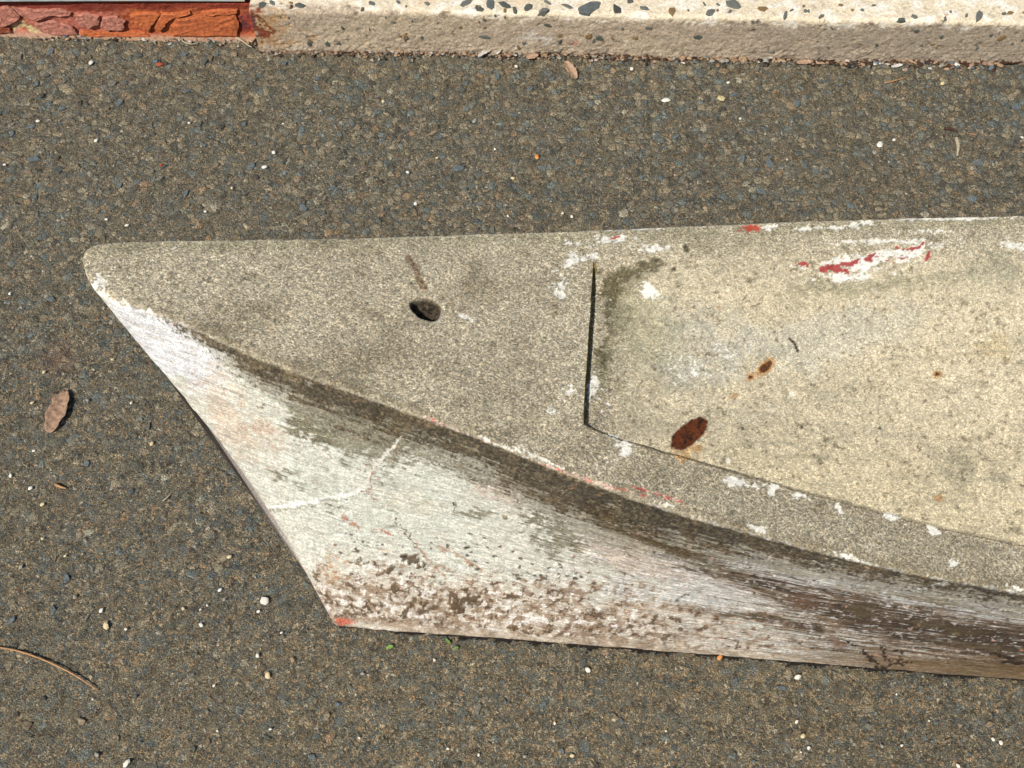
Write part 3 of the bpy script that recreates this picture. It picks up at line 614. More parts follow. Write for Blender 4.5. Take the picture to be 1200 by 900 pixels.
iB = int(np.where(s == 690.0)[0][0])
iG2 = iIn + int(ND * .86)
root = bpy.data.objects.new('concrete_boat', None); C.objects.link(root)
root['label'] = 'long weathered concrete boat with pointed bow and peeling white side, lying on the asphalt'; root['category'] = 'concrete boat'
def part(name, a, b_, c, d, mat, **kw):
    me = grid_mesh(name, P[a:b_, c:d], RGBA[a:b_, c:d], flip=False)
    if mat is M_side:
        fw = np.stack([along, (1 - np.clip((rowi - 3) / 220, 0, 1)) * np.maximum(lenS, .01)[:, None] * np.ones_like(PX), 0 * PX], -1)[a:b_, c:d]
        at = me.attributes.new('flow', 'FLOAT_VECTOR', 'POINT'); at.data.foreach_set('vector', fw.reshape(-1).astype(np.float32))
    return link(name, me, mat, root, **kw)
part('hull_side', 0, nS, 0, iCap0, M_side, label='peeling chalky white near side with a dark brown band under the edge')
part('foredeck', 0, iB + 1, iCap0 - 1, iFar + 1, M_conc, label='flat sandy grey triangular foredeck with a drain hole')
part('gunwale', iB, nS, iCap0 - 1, iIn, M_conc, label='near sandy rim with flecks of white paint')
part('gunwale', iB, nS, iG2, iFar + 1, M_conc, label='far rim with flecks of red and white paint')
part('basin', iB, nS, iIn - 1, iG2 + 1, M_conc, label='shallow yellowish basin with rust stains')
part('hull_side', 0, nS, iFar, P.shape[1], M_side)
# transom closing the far end
e = P[-1]; nE = len(e); cen = e.mean(0)
me = py_mesh('transom', list(e[::3]) + [cen], [(i, i + 1, len(e[::3])) for i in range(len(e[::3]) - 1)] + [(len(e[::3]) - 1, 0, len(e[::3]))])
a_ = me.color_attributes.new('paint', 'FLOAT_COLOR', 'POINT'); a_.data.foreach_set('color', np.tile([*lin(175, 168, 150), .6], len(e[::3]) + 1).astype(np.float32))
link('transom', me, M_side, root)

# ------------------------------------------------------------------ kerb, rusty sill, painted plate
def wp(px, py, z=0): return G(px, py, z)
k0, k1 = wp(305, 60), wp(1200, 77)
kdir = (k1 - k0) / np.linalg.norm(k1 - k0); kn = np.array([-kdir[1], kdir[0], 0])   # kn points away from the viewer
KH = .083
def profile(height, top_len, r, fine=.0019, back=.8):
    pr = [(0, -.02)] + [(0, z) for z in np.arange(0, height - r, fine)]
    for t in np.linspace(0, math.pi / 2, 8): pr.append((r - r * math.cos(t), height - r + r * math.sin(t)))
    pr += [(y, height) for y in np.arange(r + fine, top_len, fine)]
    g = fine; y = top_len
    while y < back: g *= 1.6; y += g; pr.append((y, height))
    pr.append((y, -.02))
    return np.array(pr)
us = np.concatenate([np.arange(0, 1.15, .002), np.geomspace(1.16, 6, 24)])
pr = profile(KH, .11, .007)
U = us[:, None] + 0 * pr[None, :, 0]
off = pr[None, :, 0] + 0 * U; Z = pr[None, :, 1] + 0 * U
foot = np.clip(1 - Z / .03, 0, 1)
wob = .005 * fbm(us * 6, us * 0 + 3, 101)[:, None] + .003 * fbm(us * 30, us * 0 + 3, 105)[:, None] * foot
arc = np.concatenate([[0], np.cumsum(np.hypot(*np.diff(pr, axis=0).T))])[None, :] + 0 * U
nk1 = fbm(U * 14, arc * 22, 111); nk2 = fbm(U * 70, arc * 90, 113); nk3 = fbm(U * 300, arc * 330, 117, 3)
rough = .0011 * nk2 + .0008 * nk3 + .0018 * foot * nk3
isface = (off < .006)
KP = k0 + kdir * U[..., None] + kn * (off + wob + np.where(isface, rough, 0))[..., None]
KP[..., 2] = Z + np.where(isface, 0, rough * .6) * (off < .5)
kpx, kpy = proj(KP)
WARP[kpx.shape] = (16 * fbm(U * 60, arc * 70, 601, 3) + 8 * fbm(U * 260, arc * 260, 605, 2), 9 * fbm(U * 60, arc * 70, 603, 3))
# grey weathered band below, pale cream worn concrete above
bound = np.interp(kpx, [300, 360, 430, 520, 600, 700, 800, 900, 1050, 1200], [6, 9, 12, 15, 21, 26, 26, 29, 30, 33]) + 6 * nk2 + 4.0 * nk3 + 3 * nk1
gc = np.broadcast_to(lin(182, 166, 146), kpx.shape + (3,)).copy()
gc = mix(gc, lin(184, 170, 146), .7 * ss(nk1 + .4 * nk2, -.1, .5)); gc = mix(gc, lin(158, 147, 132), .65 * ss(kpx + 80 * nk1, 700, 1000))
gc = mix(gc, lin(200, 186, 164), .6 * ss(nk2 + .5 * nk3, .45, .8)); gc = mix(gc, lin(110, 96, 80), .6 * ss(-nk2 - .5 * nk3, .55, .9))
gc = mix(gc, lin(205, 198, 188), .7 * ss(blob(kpx, kpy, 625, 47, 28, 14) + .4 * nk3, .5, .9))
gc = mix(gc, lin(205, 130, 122), .7 * ss(blob(kpx, kpy, 671, 51, 5, 4), .4, .8))
cr = np.broadcast_to(lin(222, 208, 182), kpx.shape + (3,)).copy()
cr = mix(cr, lin(236, 230, 216), ss(nk2, 0, .5)); cr = mix(cr, lin(214, 176, 126), .55 * ss(nk1 * .9 + .4 * nk2, .3, .8)); cr = mix(cr, lin(160, 148, 126), .6 * ss(-nk2 * .8 + .6 * nk3, .40, .85)); cr = mix(cr, lin(190, 176, 150), .5 * ss(nk3 - .3 * nk2, .3, .7))
cr = mix(cr, lin(218, 204, 178), ss(off, .09, .112)); up = np.maximum(1 - ss(kpy - bound, -2.5, 2.5), ss(off, .08, .1))
kc = gc * (1 - up[..., None]) + cr * up[..., None]
pitk = ss(-fbm(U * 110, arc * 150, 131, 3) - .3 * nk3, .55, .75)
kc = mix(kc, lin(96, 84, 68), .7 * pitk * (1 - .5 * up)); KP[..., 1] += .0012 * pitk * isface
kc = mix(kc, lin(176, 132, 74), .6 * ss(1.3 * blob(kpx, kpy, 314, 35, 26, 26) + .8 * nk2 + .5 * nk3, .45, 1.0))
kc = mix(kc, lin(116, 50, 30), .9 * ss(1.5 * blob(kpx, kpy, 300, 30, 19, 24) + .45 * nk2 + .3 * nk3, .6, 1.0))
kc = mix(kc, lin(92, 62, 62), .8 * ss(1.2 * blob(kpx, kpy, 302, 24, 12, 9) + .4 * nk3, .55, .9))
kc = mix(kc, lin(120, 84, 60), .75 * (1 - ss(Z + .003 * nk3, .0, .008)) * isface)
# a thin seam up the face
seam = np.exp(-((kpx - 582 - 1.5 * nk2) / 1.6) ** 2) * (kpy < 38)
kc = mix(kc, lin(200, 190, 172), .6 * seam)
KR = np.concatenate([np.clip(kc, .004, .9), (.75 - .3 * up)[..., None]], -1)
kerb = bpy.data.objects.new('concrete_kerb', None); C.objects.link(kerb)
kerb['label'] = 'pale concrete kerb along the top of the photo with dark stone chips showing'; kerb['category'] = 'kerb'
link('kerb_block', grid_mesh('kerb_block', KP, KR), M_kerb, kerb)
# end face of the kerb
me = py_mesh('kerb_end', KP[0], [tuple(range(len(pr)))[::-1]])
a_ = me.color_attributes.new('paint', 'FLOAT_COLOR', 'POINT'); a_.data.foreach_set('color', np.tile([*lin(140, 80, 50), .6], len(pr)).astype(np.float32))
link('kerb_end', me, M_rust, kerb)

chip_mats = [plain_material('dark_green_stone', (84, 88, 80), .6), plain_material('grey_stone', (104, 106, 98), .6), plain_material('brown_stone', (128, 104, 70), .6), plain_material('blue_grey_stone', (94, 99, 96), .6)]
def kerb_hit(px, py):
    """point on the kerb surface seen at this place, and whether it is on the face"""
    d = (kpx - px) ** 2 + (kpy - py) ** 2
    i = np.unravel_index(np.argmin(d), d.shape); return KP[i], bool(isface[i])
def chip_poly(n, seed):
    r = random.Random(seed); an = sorted(r.uniform(0, 2 * math.pi) for _ in range(n)) if n > 4 else [k * 2 * math.pi / n + r.uniform(-.4, .4) for k in range(n)]
    an = [k * 2 * math.pi / n + r.uniform(-.35, .35) for k in range(n)]
    return [(math.cos(a) * r.uniform(.7, 1.1), math.sin(a) * r.uniform(.7, 1.1)) for a in an]
chips = [(547, 3, 20, 7, -28, 1), (561, 10, 12, 6, 22, 0), (575, 5, 13, 12, 80, 3), (592, 6, 17, 8, 25, 0), (603, 12, 9, 5, 55, 0), (619, 8, 11, 8, -35, 0), (635, 17, 14, 8, -40, 1), (642, 29, 10, 4, 15, 0), (690, 9, 30, 13, -18, 3), (664, 7, 15, 4, 20, 1),
         (725, 15, 17, 7, 45, 0), (755, 10, 12, 4, 15, 1), (787, 13, 10, 10, 5, 2), (739, 2, 9, 6, 0, 0), (690, 43, 10, 6, -25, 2), (702, 45, 11, 6, 10, 0), (656, 42, 7, 5, -30, 2), (569, 43, 15, 4, 5, 1), (642, 3, 12, 4, 30, 1),
         (860, 5, 20, 11, 15, 1), (833, 15, 12, 7, -30, 1), (894, 10, 13, 6, 5, 2), (920, 17, 10, 4, -70, 1), (963, 19, 8, 4, -30, 1), (1055, 25, 14, 4, -5, 0), (1071, 20, 10, 5, 15, 1), (1147, 18, 15, 8, -50, 1), (818, 43, 13, 5, 0, 0), (1075, 36, 8, 4, 0, 0), (1174, 45, 12, 6, -25, 2),
         (307, 6, 11, 9, -20, 0), (352, 7, 13, 6, 8, 0), (318, 3, 8, 5, 40, 1), (385, 52, 9, 5, 40, 0), (362, 52, 6, 5, 0, 0), (397, 52, 7, 4, 0, 0), (436, 4, 10, 5, 15, 3), (476, 43, 6, 12, 20, 2), (1103, 43, 5, 4, 0, 0), (1027, 53, 5, 4, 0, 0), (985, 6, 7, 4, 0, 2), (1183, 15, 9, 4, -10, 2), (1010, 12, 6, 3, 0, 1), (500, 5, 7, 4, 20, 1), (944, 13, 5, 4, 0, 1), (460, 26, 5, 3, 0, 1), (540, 32, 5, 3, 0, 2), (760, 33, 8, 4, 0, 1), (745, 44, 6, 4, -30, 2)]
rk = random.Random(77)
for k in range(60):
    chips.append((rk.uniform(325, 1200), rk.uniform(1, 26) if rk.random() < .62 else rk.uniform(30, 62), rk.uniform(2.5, 7), rk.uniform(2, 4), rk.uniform(-60, 60), rk.choice([0, 1, 1, 2, 3])))
for k, (px, py, L_, W_, ang, mi) in enumerate(chips):
    c, face = kerb_hit(px, py)
    ex = kdir; ey = np.array([0, 0, 1.0]) if face else kn; nn = -kn if face else np.array([0, 0, 1.0])
    mm = 1.32e-3; fac = 1.42 if face else 1.36
    a = math.radians(-ang); n = 6 + k % 3
    vs_ = []
    for lift, scl in ((-.004, 1.0), (.0009, 1.0), (.0013, .8)):
        for (u, v) in chip_poly(n, 300 + k):
            u, v = u * L_ / 2 * scl, v * W_ / 2 * scl
            u, v = u * math.cos(a) - v * math.sin(a), (u * math.sin(a) + v * math.cos(a)) * fac
            vs_.append(c + ex * u * mm + ey * v * mm + nn * lift)
    fs = [(i, (i + 1) % n, n + (i + 1) % n, n + i) for i in range(n)] + [(n + i, n + (i + 1) % n, 2 * n + (i + 1) % n, 2 * n + i) for i in range(n)] + [tuple(range(2 * n, 3 * n))]
    link('stone_chip', py_mesh('stone_chip', vs_, fs), chip_mats[mi], kerb)

# rusty sill to the left, set back a little, with lifted flakes
sill = bpy.data.objects.new('rusty_sill', None); C.objects.link(sill)
sill['label'] = 'rust-orange sill with flaking red paint under the pale plate, top left corner'; sill['category'] = 'sill'
q0, q1 = wp(-40, 39), wp(304, 46)
qd = (q1 - q0) / np.linalg.norm(q1 - q0); qn = np.array([-qd[1], qd[0], 0]); ql = np.linalg.norm(q1 - q0)
SH = .072
us2 = np.concatenate([-np.geomspace(2.5, .02, 20), np.arange(0, ql + .001, .0016)])
pr2 = profile(SH, .03, .004, .0016, .5)
U2 = us2[:, None] + 0 * pr2[None, :, 0]; O2 = pr2[None, :, 0] + 0 * U2; Z2 = pr2[None, :, 1] + 0 * U2
ar2 = np.concatenate([[0], np.cumsum(np.hypot(*np.diff(pr2, axis=0).T))])[None, :] + 0 * U2
m1 = fbm(U2 * 16, ar2 * 30, 201); m2 = fbm(U2 * 60, ar2 * 110, 203); m3 = fbm(U2 * 240, ar2 * 300, 207, 3)
lay = np.floor((m1 * .9 + .5 * m2 + Z2 * 9) * 3.2) / 3.2                       # delaminated layers, stepped
QP = q0 + qd * U2[..., None] + qn * (O2 - .0028 * lay * (O2 < .01) + .0008 * m3 + .0012 * m2 - .006 * np.clip(1 - Z2 / .012, 0, 1))[..., None]
QP[..., 2] = Z2
qpx, qpy = proj(QP)
WARP[qpx.shape] = (14 * fbm(U2 * 60, ar2 * 80, 611, 3), 7 * fbm(U2 * 60, ar2 * 80, 613, 3))
rc = np.broadcast_to(lin(170, 90, 54), qpx.shape + (3,)).copy()
rc = mix(rc, lin(192, 116, 62), .7 * ss(m2 + .3 * m3, 0, .5)); rc = mix(rc, lin(140, 56, 30), .7 * ss(-m2 + .3 * m1, .2, .7))
rc = mix(rc, lin(186, 112, 96), .9 * (1 - ss(qpx + 30 * m1, 110, 160)) * ss(m2 + .6, .0, .6))
rc = mix(rc, lin(120, 44, 34), .8 * (1 - ss(qpy + 3 * m2, 9, 15)))
rc = mix(rc, lin(150, 60, 64), .6 * ss(blob(qpx, qpy, 292, 28, 18, 20) + .4 * m2, .4, .8)); rc = mix(rc, lin(84, 50, 56), .8 * ss(blob(qpx, qpy, 288, 26, 9, 18) + .35 * m3, .6, .9))
rc = mix(rc, lin(206, 190, 140), .85 * ss(blob(qpx, qpy, 34, 33, 26, 7, 10) + .35 * m2 + .2 * m3, .5, .8))
rc = mix(rc, lin(176, 150, 126), .8 * (1 - ss(Z2 + .004 * m3, .002, .011)))
link('sill_face', grid_mesh('sill_face', QP, np.concatenate([np.clip(rc, .004, .9), (.55 + 0 * qpx)[..., None]], -1)), M_rust, sill)

def flake_mat(name, c): return plain_material(name, c, .85, .45, 190, .002)
FM = [flake_mat('pink_paint_flake', (176, 116, 98)), flake_mat('orange_rust_flake', (180, 98, 56)), flake_mat('dark_rust_flake', (130, 68, 44))]
flakes = [([(-6, 8), (10, 6), (24, 17), (20, 24), (8, 29), (-6, 27)], 0), ([(14, 7), (40, 10), (66, 9), (84, 13), (80, 17), (62, 16), (42, 22), (28, 18)], 0), ([(88, 15), (104, 14), (117, 18), (116, 26), (104, 31), (92, 27)], 0),
          ([(120, 19), (134, 17), (147, 22), (144, 33), (126, 33), (118, 28)], 0), ([(152, 16), (172, 13), (188, 15), (182, 25), (174, 35), (162, 29)], 1), ([(190, 14), (222, 11), (224, 14), (206, 17), (194, 24), (186, 35), (181, 31)], 1),
          ([(206, 20), (240, 16), (276, 14), (280, 24), (278, 40), (240, 41), (206, 40), (198, 34)], 1), ([(236, 12), (262, 10), (279, 10), (278, 13), (252, 15), (240, 16)], 1), ([(40, 26), (64, 22), (86, 30), (92, 38), (60, 39), (44, 33)], 0), ([(96, 34), (130, 36), (170, 37), (176, 41), (120, 42), (94, 40)], 1), ([(-6, 30), (12, 31), (14, 35), (-6, 38)], 2)]
def sill_hit(px, py):
    d = (qpx - px) ** 2 + (qpy - py) ** 2 + 1e6 * (O2 > .002); i = np.unravel_index(np.argmin(d), d.shape)
    return QP[i].copy()
for k, (pts, mi) in enumerate(flakes):
    r = random.Random(k); dense = []
    for (a, b2) in zip(pts, pts[1:] + pts[:1]):
        for t in (0, .33, .66): dense.append((a[0] + (b2[0] - a[0]) * t + (r.uniform(-1, 1) if t else 0), a[1] + (b2[1] - a[1]) * t + (r.uniform(-.8, .8) if t else 0)))
    # own plane on the face, lifting towards its lower edge
    base = []
    for (a, b2) in dense:
        u = (a + 40) / 344 * ql; z = 0.0
        hit = sill_hit(a, b2); base.append((np.dot(hit - q0, qd), max(.003, min(SH - .004, hit[2]))))
    cu, cz = np.mean([b_[0] for b_ in base]), np.mean([b_[1] for b_ in base]); zr = max(b_[1] for b_ in base) - min(b_[1] for b_ in base) + 1e-4
    n = len(base); vs_ = []
    for ring, (scl, out) in enumerate(((1.0, .0008), (1.0, .0034), (.86, .0046), (.45, .0044))):
        for (u, z) in base:
            u2, z2 = cu + (u - cu) * scl, cz + (z - cz) * scl
            lift = out + (.0025 * (1 - (z2 - cz + zr / 2) / zr)) * (ring > 0) + .0006 * math.sin(u2 * 900 + z2 * 700 + k)
            vs_.append(q0 + qd * u2 - qn * lift + np.array([0, 0, z2]))
    fs = []
    for ring in range(3): fs += [(ring * n + i, ring * n + (i + 1) % n, (ring + 1) * n + (i + 1) % n, (ring + 1) * n + i) for i in range(n)]
    fs.append(tuple(range(3 * n, 4 * n)))
    link('paint_flake', py_mesh('paint_flake', vs_, fs), FM[mi], sill)

# pale painted plate resting on the sill and jutting out over it
pl = NB('pale_blue_painted_metal'); nn_ = pl.noise(40, 4).outputs['Fac']
pc = pl.ramp(pl.map(nn_, .35, .7), [(0, tuple(lin(158, 172, 172))), (.6, tuple(lin(186, 198, 196))), (1, tuple(lin(206, 196, 160)))]); pl.bump(nn_, .0002)
M_plate = pl.done(pc, .45, .4)
zp = SH + .006
e0, e1 = wp(-1400, 0, zp), wp(287, 2.2, zp)
ed = (e1 - e0) / np.linalg.norm(e1 - e0); en = np.array([-ed[1], ed[0], 0]); L_ = np.linalg.norm(e1 - e0)
n = 60; vs_ = []; fs = []
prp = [(.0, 0), (0, .004), (.0012, .0055), (.5, .0055), (.5, 0)]
for i in range(n + 1):
    t = i / n; sag = .0022 * math.sin(t * 14 + 1.0) * .6
    for (y, z) in prp: vs_.append(e0 + ed * L_ * t + en * y + np.array([0, 0, z + sag * (y < .01)]))
m = len(prp)
for i in range(n): fs += [(i * m + j, i * m + (j + 1) % m, (i + 1) * m + (j + 1) % m, (i + 1) * m + j) for j in range(m)]
fs += [tuple(range(m)), tuple(n * m + j for j in range(m))[::-1]]
o = link('metal_plate', py_mesh('metal_plate', vs_, fs), M_plate, None, label='edge of a pale blue-grey painted metal plate above the rusty sill', category='plate')

# ------------------------------------------------------------------ loose bits on the asphalt
PM = {k: plain_material(n_, c, .6, .18, 300) for k, (n_, c) in dict(w=('white_grit', (226, 220, 205)), c=('cream_grit', (214, 194, 150)), o=('orange_grit', (214, 140, 74)), g=('grey_grit', (150, 146, 134)), y=('pale_yellow_stone', (190, 176, 130)),
      b=('blue_grey_grit', (92, 108, 116)), k=('dark_grit', (42, 38, 34)), r=('red_brick_crumb', (160, 78, 52)), t=('tan_stone', (160, 134, 104))).items()}
def pebble_mesh(seed):
    r = random.Random(seed); vs_ = []; fs = []
    n = 7
    for (z, q) in ((-.35, .75), (.1, 1.0), (.42, .72)):
        for i in range(n):
            a = (i + r.uniform(-.25, .25)) * 2 * math.pi / n; k = q * r.uniform(.82, 1.12); vs_.append((math.cos(a) * k, math.sin(a) * k, z + r.uniform(-.06, .06)))
    vs_.append((r.uniform(-.2, .2), r.uniform(-.2, .2), .55))
    for q in range(2): fs += [(q * n + i, q * n + (i + 1) % n, (q + 1) * n + (i + 1) % n, (q + 1) * n + i) for i in range(n)]
    fs += [(2 * n + i, 2 * n + (i + 1) % n, 3 * n) for i in range(n)] + [tuple(range(n))[::-1]]
    return vs_, fs
peb = {}
def pebble(px, py, size, mk, label, cat='stone chip', group=None, asp=.65, rot=None, name='stone_chip_loose'):
    r = random.Random(int(px * 7 + py * 13)); key = (r.randint(0, 7), mk)
    if key not in peb:
        v_, f_ = pebble_mesh(key[0]); me = py_mesh('grit', v_, f_); me.materials.append(PM[mk]); peb[key] = me
    p = wp(px, py); q = np.linalg.norm(p - np.array([0, 0, CAM_H])) / FPX * size / 2 * 1.05
    o = link(name, peb[key]); o.location = (p[0], p[1], .0016 + q * .18); o.scale = (q, q * asp * 1.15, q * .62)
    o.rotation_euler = (0, 0, r.uniform(0, math.pi) if rot is None else rot)
    o['label'] = label; o['category'] = cat
    if group: o['group'] = group
    return o
pebble(780, 119, 10, 'w', 'flat bright white stone chip, largest white one, between boat and kerb', name='white_pebble', rot=.2, asp=.5)
pebble(845, 117, 10, 'y', 'pale yellow stone chip beside the flat white chip', name='yellow_pebble')
pebble(1030, 171, 9, 'w', 'rough whitish lump alone on the asphalt right of centre above the boat', name='white_pebble')
pebble(629, 185, 7, 'o', 'small bright orange chip on the asphalt above the boat', name='orange_pebble')
pebble(556, 143, 8, 'g', 'light grey pointed stone chip on the asphalt above the boat', name='grey_pebble', asp=.5, rot=1)
pebble(310, 705, 10, 'w', 'white heart-shaped chip on the asphalt left of the boat foot', name='white_pebble', asp=.85)
pebble(125, 734, 9, 'c', 'cream-coloured chip on the asphalt above the curved dry stem', name='cream_pebble', asp=.6)
pebble(149, 895, 9, 'w', 'white chip at the very bottom edge of the photo', name='white_pebble', asp=.55, rot=1.2)
pebble(934, 794, 8, 'w', 'white chip just below the hull towards the right', name='white_pebble')
pebble(843, 771, 7, 'o', 'orange chip right under the edge of the hull', name='orange_pebble')
pebble(314, 792, 8, 'c', 'cream chip on the asphalt below left of the boat foot', name='cream_pebble')
pebble(689, 786, 7, 'w', 'roundish white chip under the middle of the hull', name='white_pebble')
pebble(940, 863, 6, 'c', 'pale yellow chip low on the right of the asphalt', name='cream_pebble')
pebble(187, 77, 9, 'r', 'red-brown crumb on the asphalt below the rusty sill', name='brick_crumb', asp=.5, rot=0)
pebble(183, 521 - 448, 6, 'b', 'blue-grey stone stuck above the red-brown crumb', name='blue_pebble')
grit = {
 'tiny pale grit between the kerb and the boat': [(605, 79, 5, 'w'), (740, 82, 6, 'w'), (1024, 180, 6, 'g'), (1047, 165, 5, 'w'), (853, 98, 5, 'w'), (601, 210, 6, 'c'), (580, 176, 4, 'w'), (487, 240, 6, 'w'), (478, 203, 5, 'w'), (659, 251, 4, 'w'), (670, 255, 5, 'w'), (595, 254, 4, 'w'), (449, 120, 5, 'c'),
    (222, 145, 4, 'w'), (321, 180, 6, 'w'), (310, 197, 7, 'w'), (113, 166, 6, 'w'), (107, 75, 7, 'w'), (189, 195, 5, 'r'), (125, 258, 4, 'w'), (149, 265, 5, 'w'), (241, 249, 4, 'w'), (272, 221, 4, 'c'), (867, 140, 4, 'w'), (6, 194, 4, 'w'), (922, 188, 3, 'w'), (1104, 99, 6, 'c'), (1185, 226, 4, 'g'), (1197, 162, 4, 'w'), (512, 186, 4, 'c'), (332, 146, 3, 'w'), (45, 143, 5, 'w')],
 'tiny pale grit left of the bow': [(52, 437, 5, 'c'), (38, 473, 5, 'c'), (103, 470, 5, 'g'), (154, 473, 4, 'w'), (178, 521, 6, 'c'), (40, 529, 4, 'w'), (13, 558, 5, 'w'), (36, 573, 6, 'w'), (50, 592, 6, 'c'), (132, 422, 4, 'c'), (25, 665, 6, 'g'), (50, 632, 4, 'c'), (88, 700, 5, 'g'), (269, 653, 6, 'c'), (258, 692, 6, 'w'), (263, 703, 5, 'g'), (303, 717, 5, 'w'),
    (243, 710, 3, 'w'), (215, 714, 5, 'c'), (235, 715, 3, 'w'), (236, 733, 6, 'w'), (148, 738, 4, 'w'), (119, 716, 6, 'w'), (172, 708, 4, 'g'), (77, 652, 4, 'c'), (12, 345, 4, 'w')],
 'tiny pale grit in front of the boat': [(302, 769, 6, 'w'), (251, 804, 4, 'w'), (343, 774, 7, 't'), (317, 855, 4, 'w'), (330, 742, 4, 'w'), (525, 878, 4, 'w'), (561, 885, 4, 'w'), (670, 886, 6, 'c'), (615, 887, 5, 'g'), (509, 774, 4, 'w'), (650, 848, 4, 'w'), (933, 846, 5, 'w'), (947, 877, 5, 'w'), (938, 882, 3, 'w'), (1033, 875, 5, 'g'), (1056, 874, 4, 'w'), (1163, 867, 5, 'w'), (1172, 871, 6, 'w'),
    (1122, 898, 6, 'w'), (968, 833, 4, 'g'), (1088, 845, 3, 'w'), (114, 885, 6, 'g'), (425, 790, 5, 'g'), (109, 820, 3, 'w'), (255, 857, 3, 'w'), (421, 865, 3, 'w'), (780, 857, 3, 'w'), (1050, 814, 3, 'w')]}
for g_, lst in grit.items():
    for (px, py, sz, mk) in lst:
        l_ = g_.replace('pale', dict(w='white', c='cream', g='grey', r='reddish', t='tan')[mk]); pebble(px, py, sz * .9, mk, l_, 'grit', l_, name='grit_grain')
# the coarser stones that stand out of the asphalt, most of them near the kerb
rs = random.Random(21)
SM = [plain_material('asphalt_stone_' + n_, c, .85, .62, 520, .0016) for n_, c in (('blue', (98, 106, 106)), ('slate', (86, 89, 84)), ('brown', (122, 108, 86)), ('dark', (78, 72, 62)), ('tan', (138, 122, 98)), ('grey', (114, 110, 98)))]
stone_me = {}
fixed = [(60, 60, 13, 0), (43, 98, 9, 0), (184, 72, 12, 1), (240, 72, 12, 1), (294, 195, 10, 0), (40, 186, 12, 0), (156, 216, 12, 5), (355, 243, 11, 0), (538, 180 + 17, 12, 0), (583, 89, 11, 0), (548, 127, 9, 0), (505, 114, 9, 1), (870, 185, 12, 0), (902, 192, 10, 0), (892, 224, 12, 0), (967, 198, 8, 0), (1147, 190, 12, 0),
         (928, 124, 12, 4), (860, 110, 11, 0), (1080, 191, 9, 0), (1105, 215, 11, 3), (1190, 124, 12, 0), (745, 172, 11, 2), (792, 160, 10, 0), (118, 340, 8, 3), (60, 350, 10, 0), (78, 678, 11, 0), (14, 727, 11, 0), (62, 714, 10, 0), (32, 850, 12, 2), (95, 845, 10, 4), (683, 777, 11, 1), (862, 799, 10, 0), (915, 806, 11, 0), (560, 830, 14, 5), (963, 857, 8, 3), (222, 300, 9, 1)]
for k in range(240):
    fixed.append((rs.uniform(-10, 1210), 62 + rs.random() ** 1.6 * 190, rs.uniform(5.5, 10), rs.choices(range(6), [5, 3, 3, 2, 2, 3])[0]) if k < 170 else (rs.uniform(0, 1200), rs.uniform(800, 899) if rs.random() < .6 else rs.uniform(300, 800), rs.uniform(5, 8.5), rs.choices(range(6), [4, 2, 4, 3, 2, 3])[0]))
for k, (px, py, sz, mi_) in enumerate(fixed):
    if px > 250 and 270 < py < 745 and px > 90: continue
    if py > 280 and px > 90 + (py - 280) * .62 and py < 745: continue
    key = (k % 9, mi_)
    if key not in stone_me:
        rr = random.Random(60 + key[0]); nn_ = rr.choice([5, 6, 7]); an = [(i + rr.uniform(-.38, .38)) * 2 * math.pi / nn_ for i in range(nn_)]; ra = [rr.uniform(.62, 1.2) for _ in an]
        v_ = [(math.cos(a) * k_ * q_, math.sin(a) * k_ * q_, z_ + rr.uniform(-.07, .07)) for (z_, q_) in ((-.6, 1.05), (.12, 1.0), (.34, .70)) for a, k_ in zip(an, ra)]
        f_ = [(q_ * nn_ + i, q_ * nn_ + (i + 1) % nn_, (q_ + 1) * nn_ + (i + 1) % nn_, (q_ + 1) * nn_ + i) for q_ in (0, 1) for i in range(nn_)] + [tuple(range(2 * nn_, 3 * nn_))]
        me = py_mesh('stone', v_, f_); me.materials.append(SM[mi_]); stone_me[key] = me
    p = wp(px, py); q = np.linalg.norm(p - np.array([0, 0, CAM_H])) / FPX * sz / 2
    if px > 300 and np.dot(p - k0, kn) > -.006: continue
    o = link('aggregate_stone', stone_me[key], None, ground); o.location = (p[0], p[1], .0004); o.scale = (q * 1.1, q * rs.uniform(.6, .95), q * .40)
    o.rotation_euler = (rs.gauss(0, .12), rs.gauss(0, .12), rs.uniform(0, 3.14))

def ribbon(name, pts, wd, mat, label, cat, lift=.003, hump=0.0, parent=None):
    """a thin round stem following ground points"""
    P3 = [wp(*p) + np.array([0, 0, lift + hump * math.sin(math.pi * i / (len(pts) - 1))]) for i, p in enumerate(pts)]
    T = np.linspace(0, len(pts) - 1, 6 * len(pts)); k = np.arange(len(pts))
    Q = np.stack([hermite(k, [p[j] for p in P3], T) for j in range(3)], -1)
    vs_ = []; n = 6
    d = np.gradient(Q, axis=0); d /= np.linalg.norm(d, axis=1, keepdims=True)
    for i, (q, t) in enumerate(zip(Q, d)):
        sd = np.cross(t, [0, 0, 1]); sd /= np.linalg.norm(sd); upv = np.cross(sd, t)
        r_ = wd / 2 * (.55 + .45 * math.sin(math.pi * min(1, (i + 3) / len(Q)))) * (1 + .15 * math.sin(i * 2.3))
        for j in range(n): vs_.append(q + sd * math.cos(j * 2 * math.pi / n) * r_ + upv * math.sin(j * 2 * math.pi / n) * r_)
    fs = [(i * n + j, i * n + (j + 1) % n, (i + 1) * n + (j + 1) % n, (i + 1) * n + j) for i in range(len(Q) - 1) for j in range(n)] + [tuple(range(n))[::-1], tuple((len(Q) - 1) * n + j for j in range(n))]
    return link(name, py_mesh(name, vs_, fs, True), mat, parent, label=label, category=cat)
M_stem = plain_material('dry_stem', (176, 132, 90), .7, .3); M_stick = plain_material('grey_stick', (176, 164, 138), .7); M_bark = plain_material('dark_bark', (70, 48, 34), .8, .4)
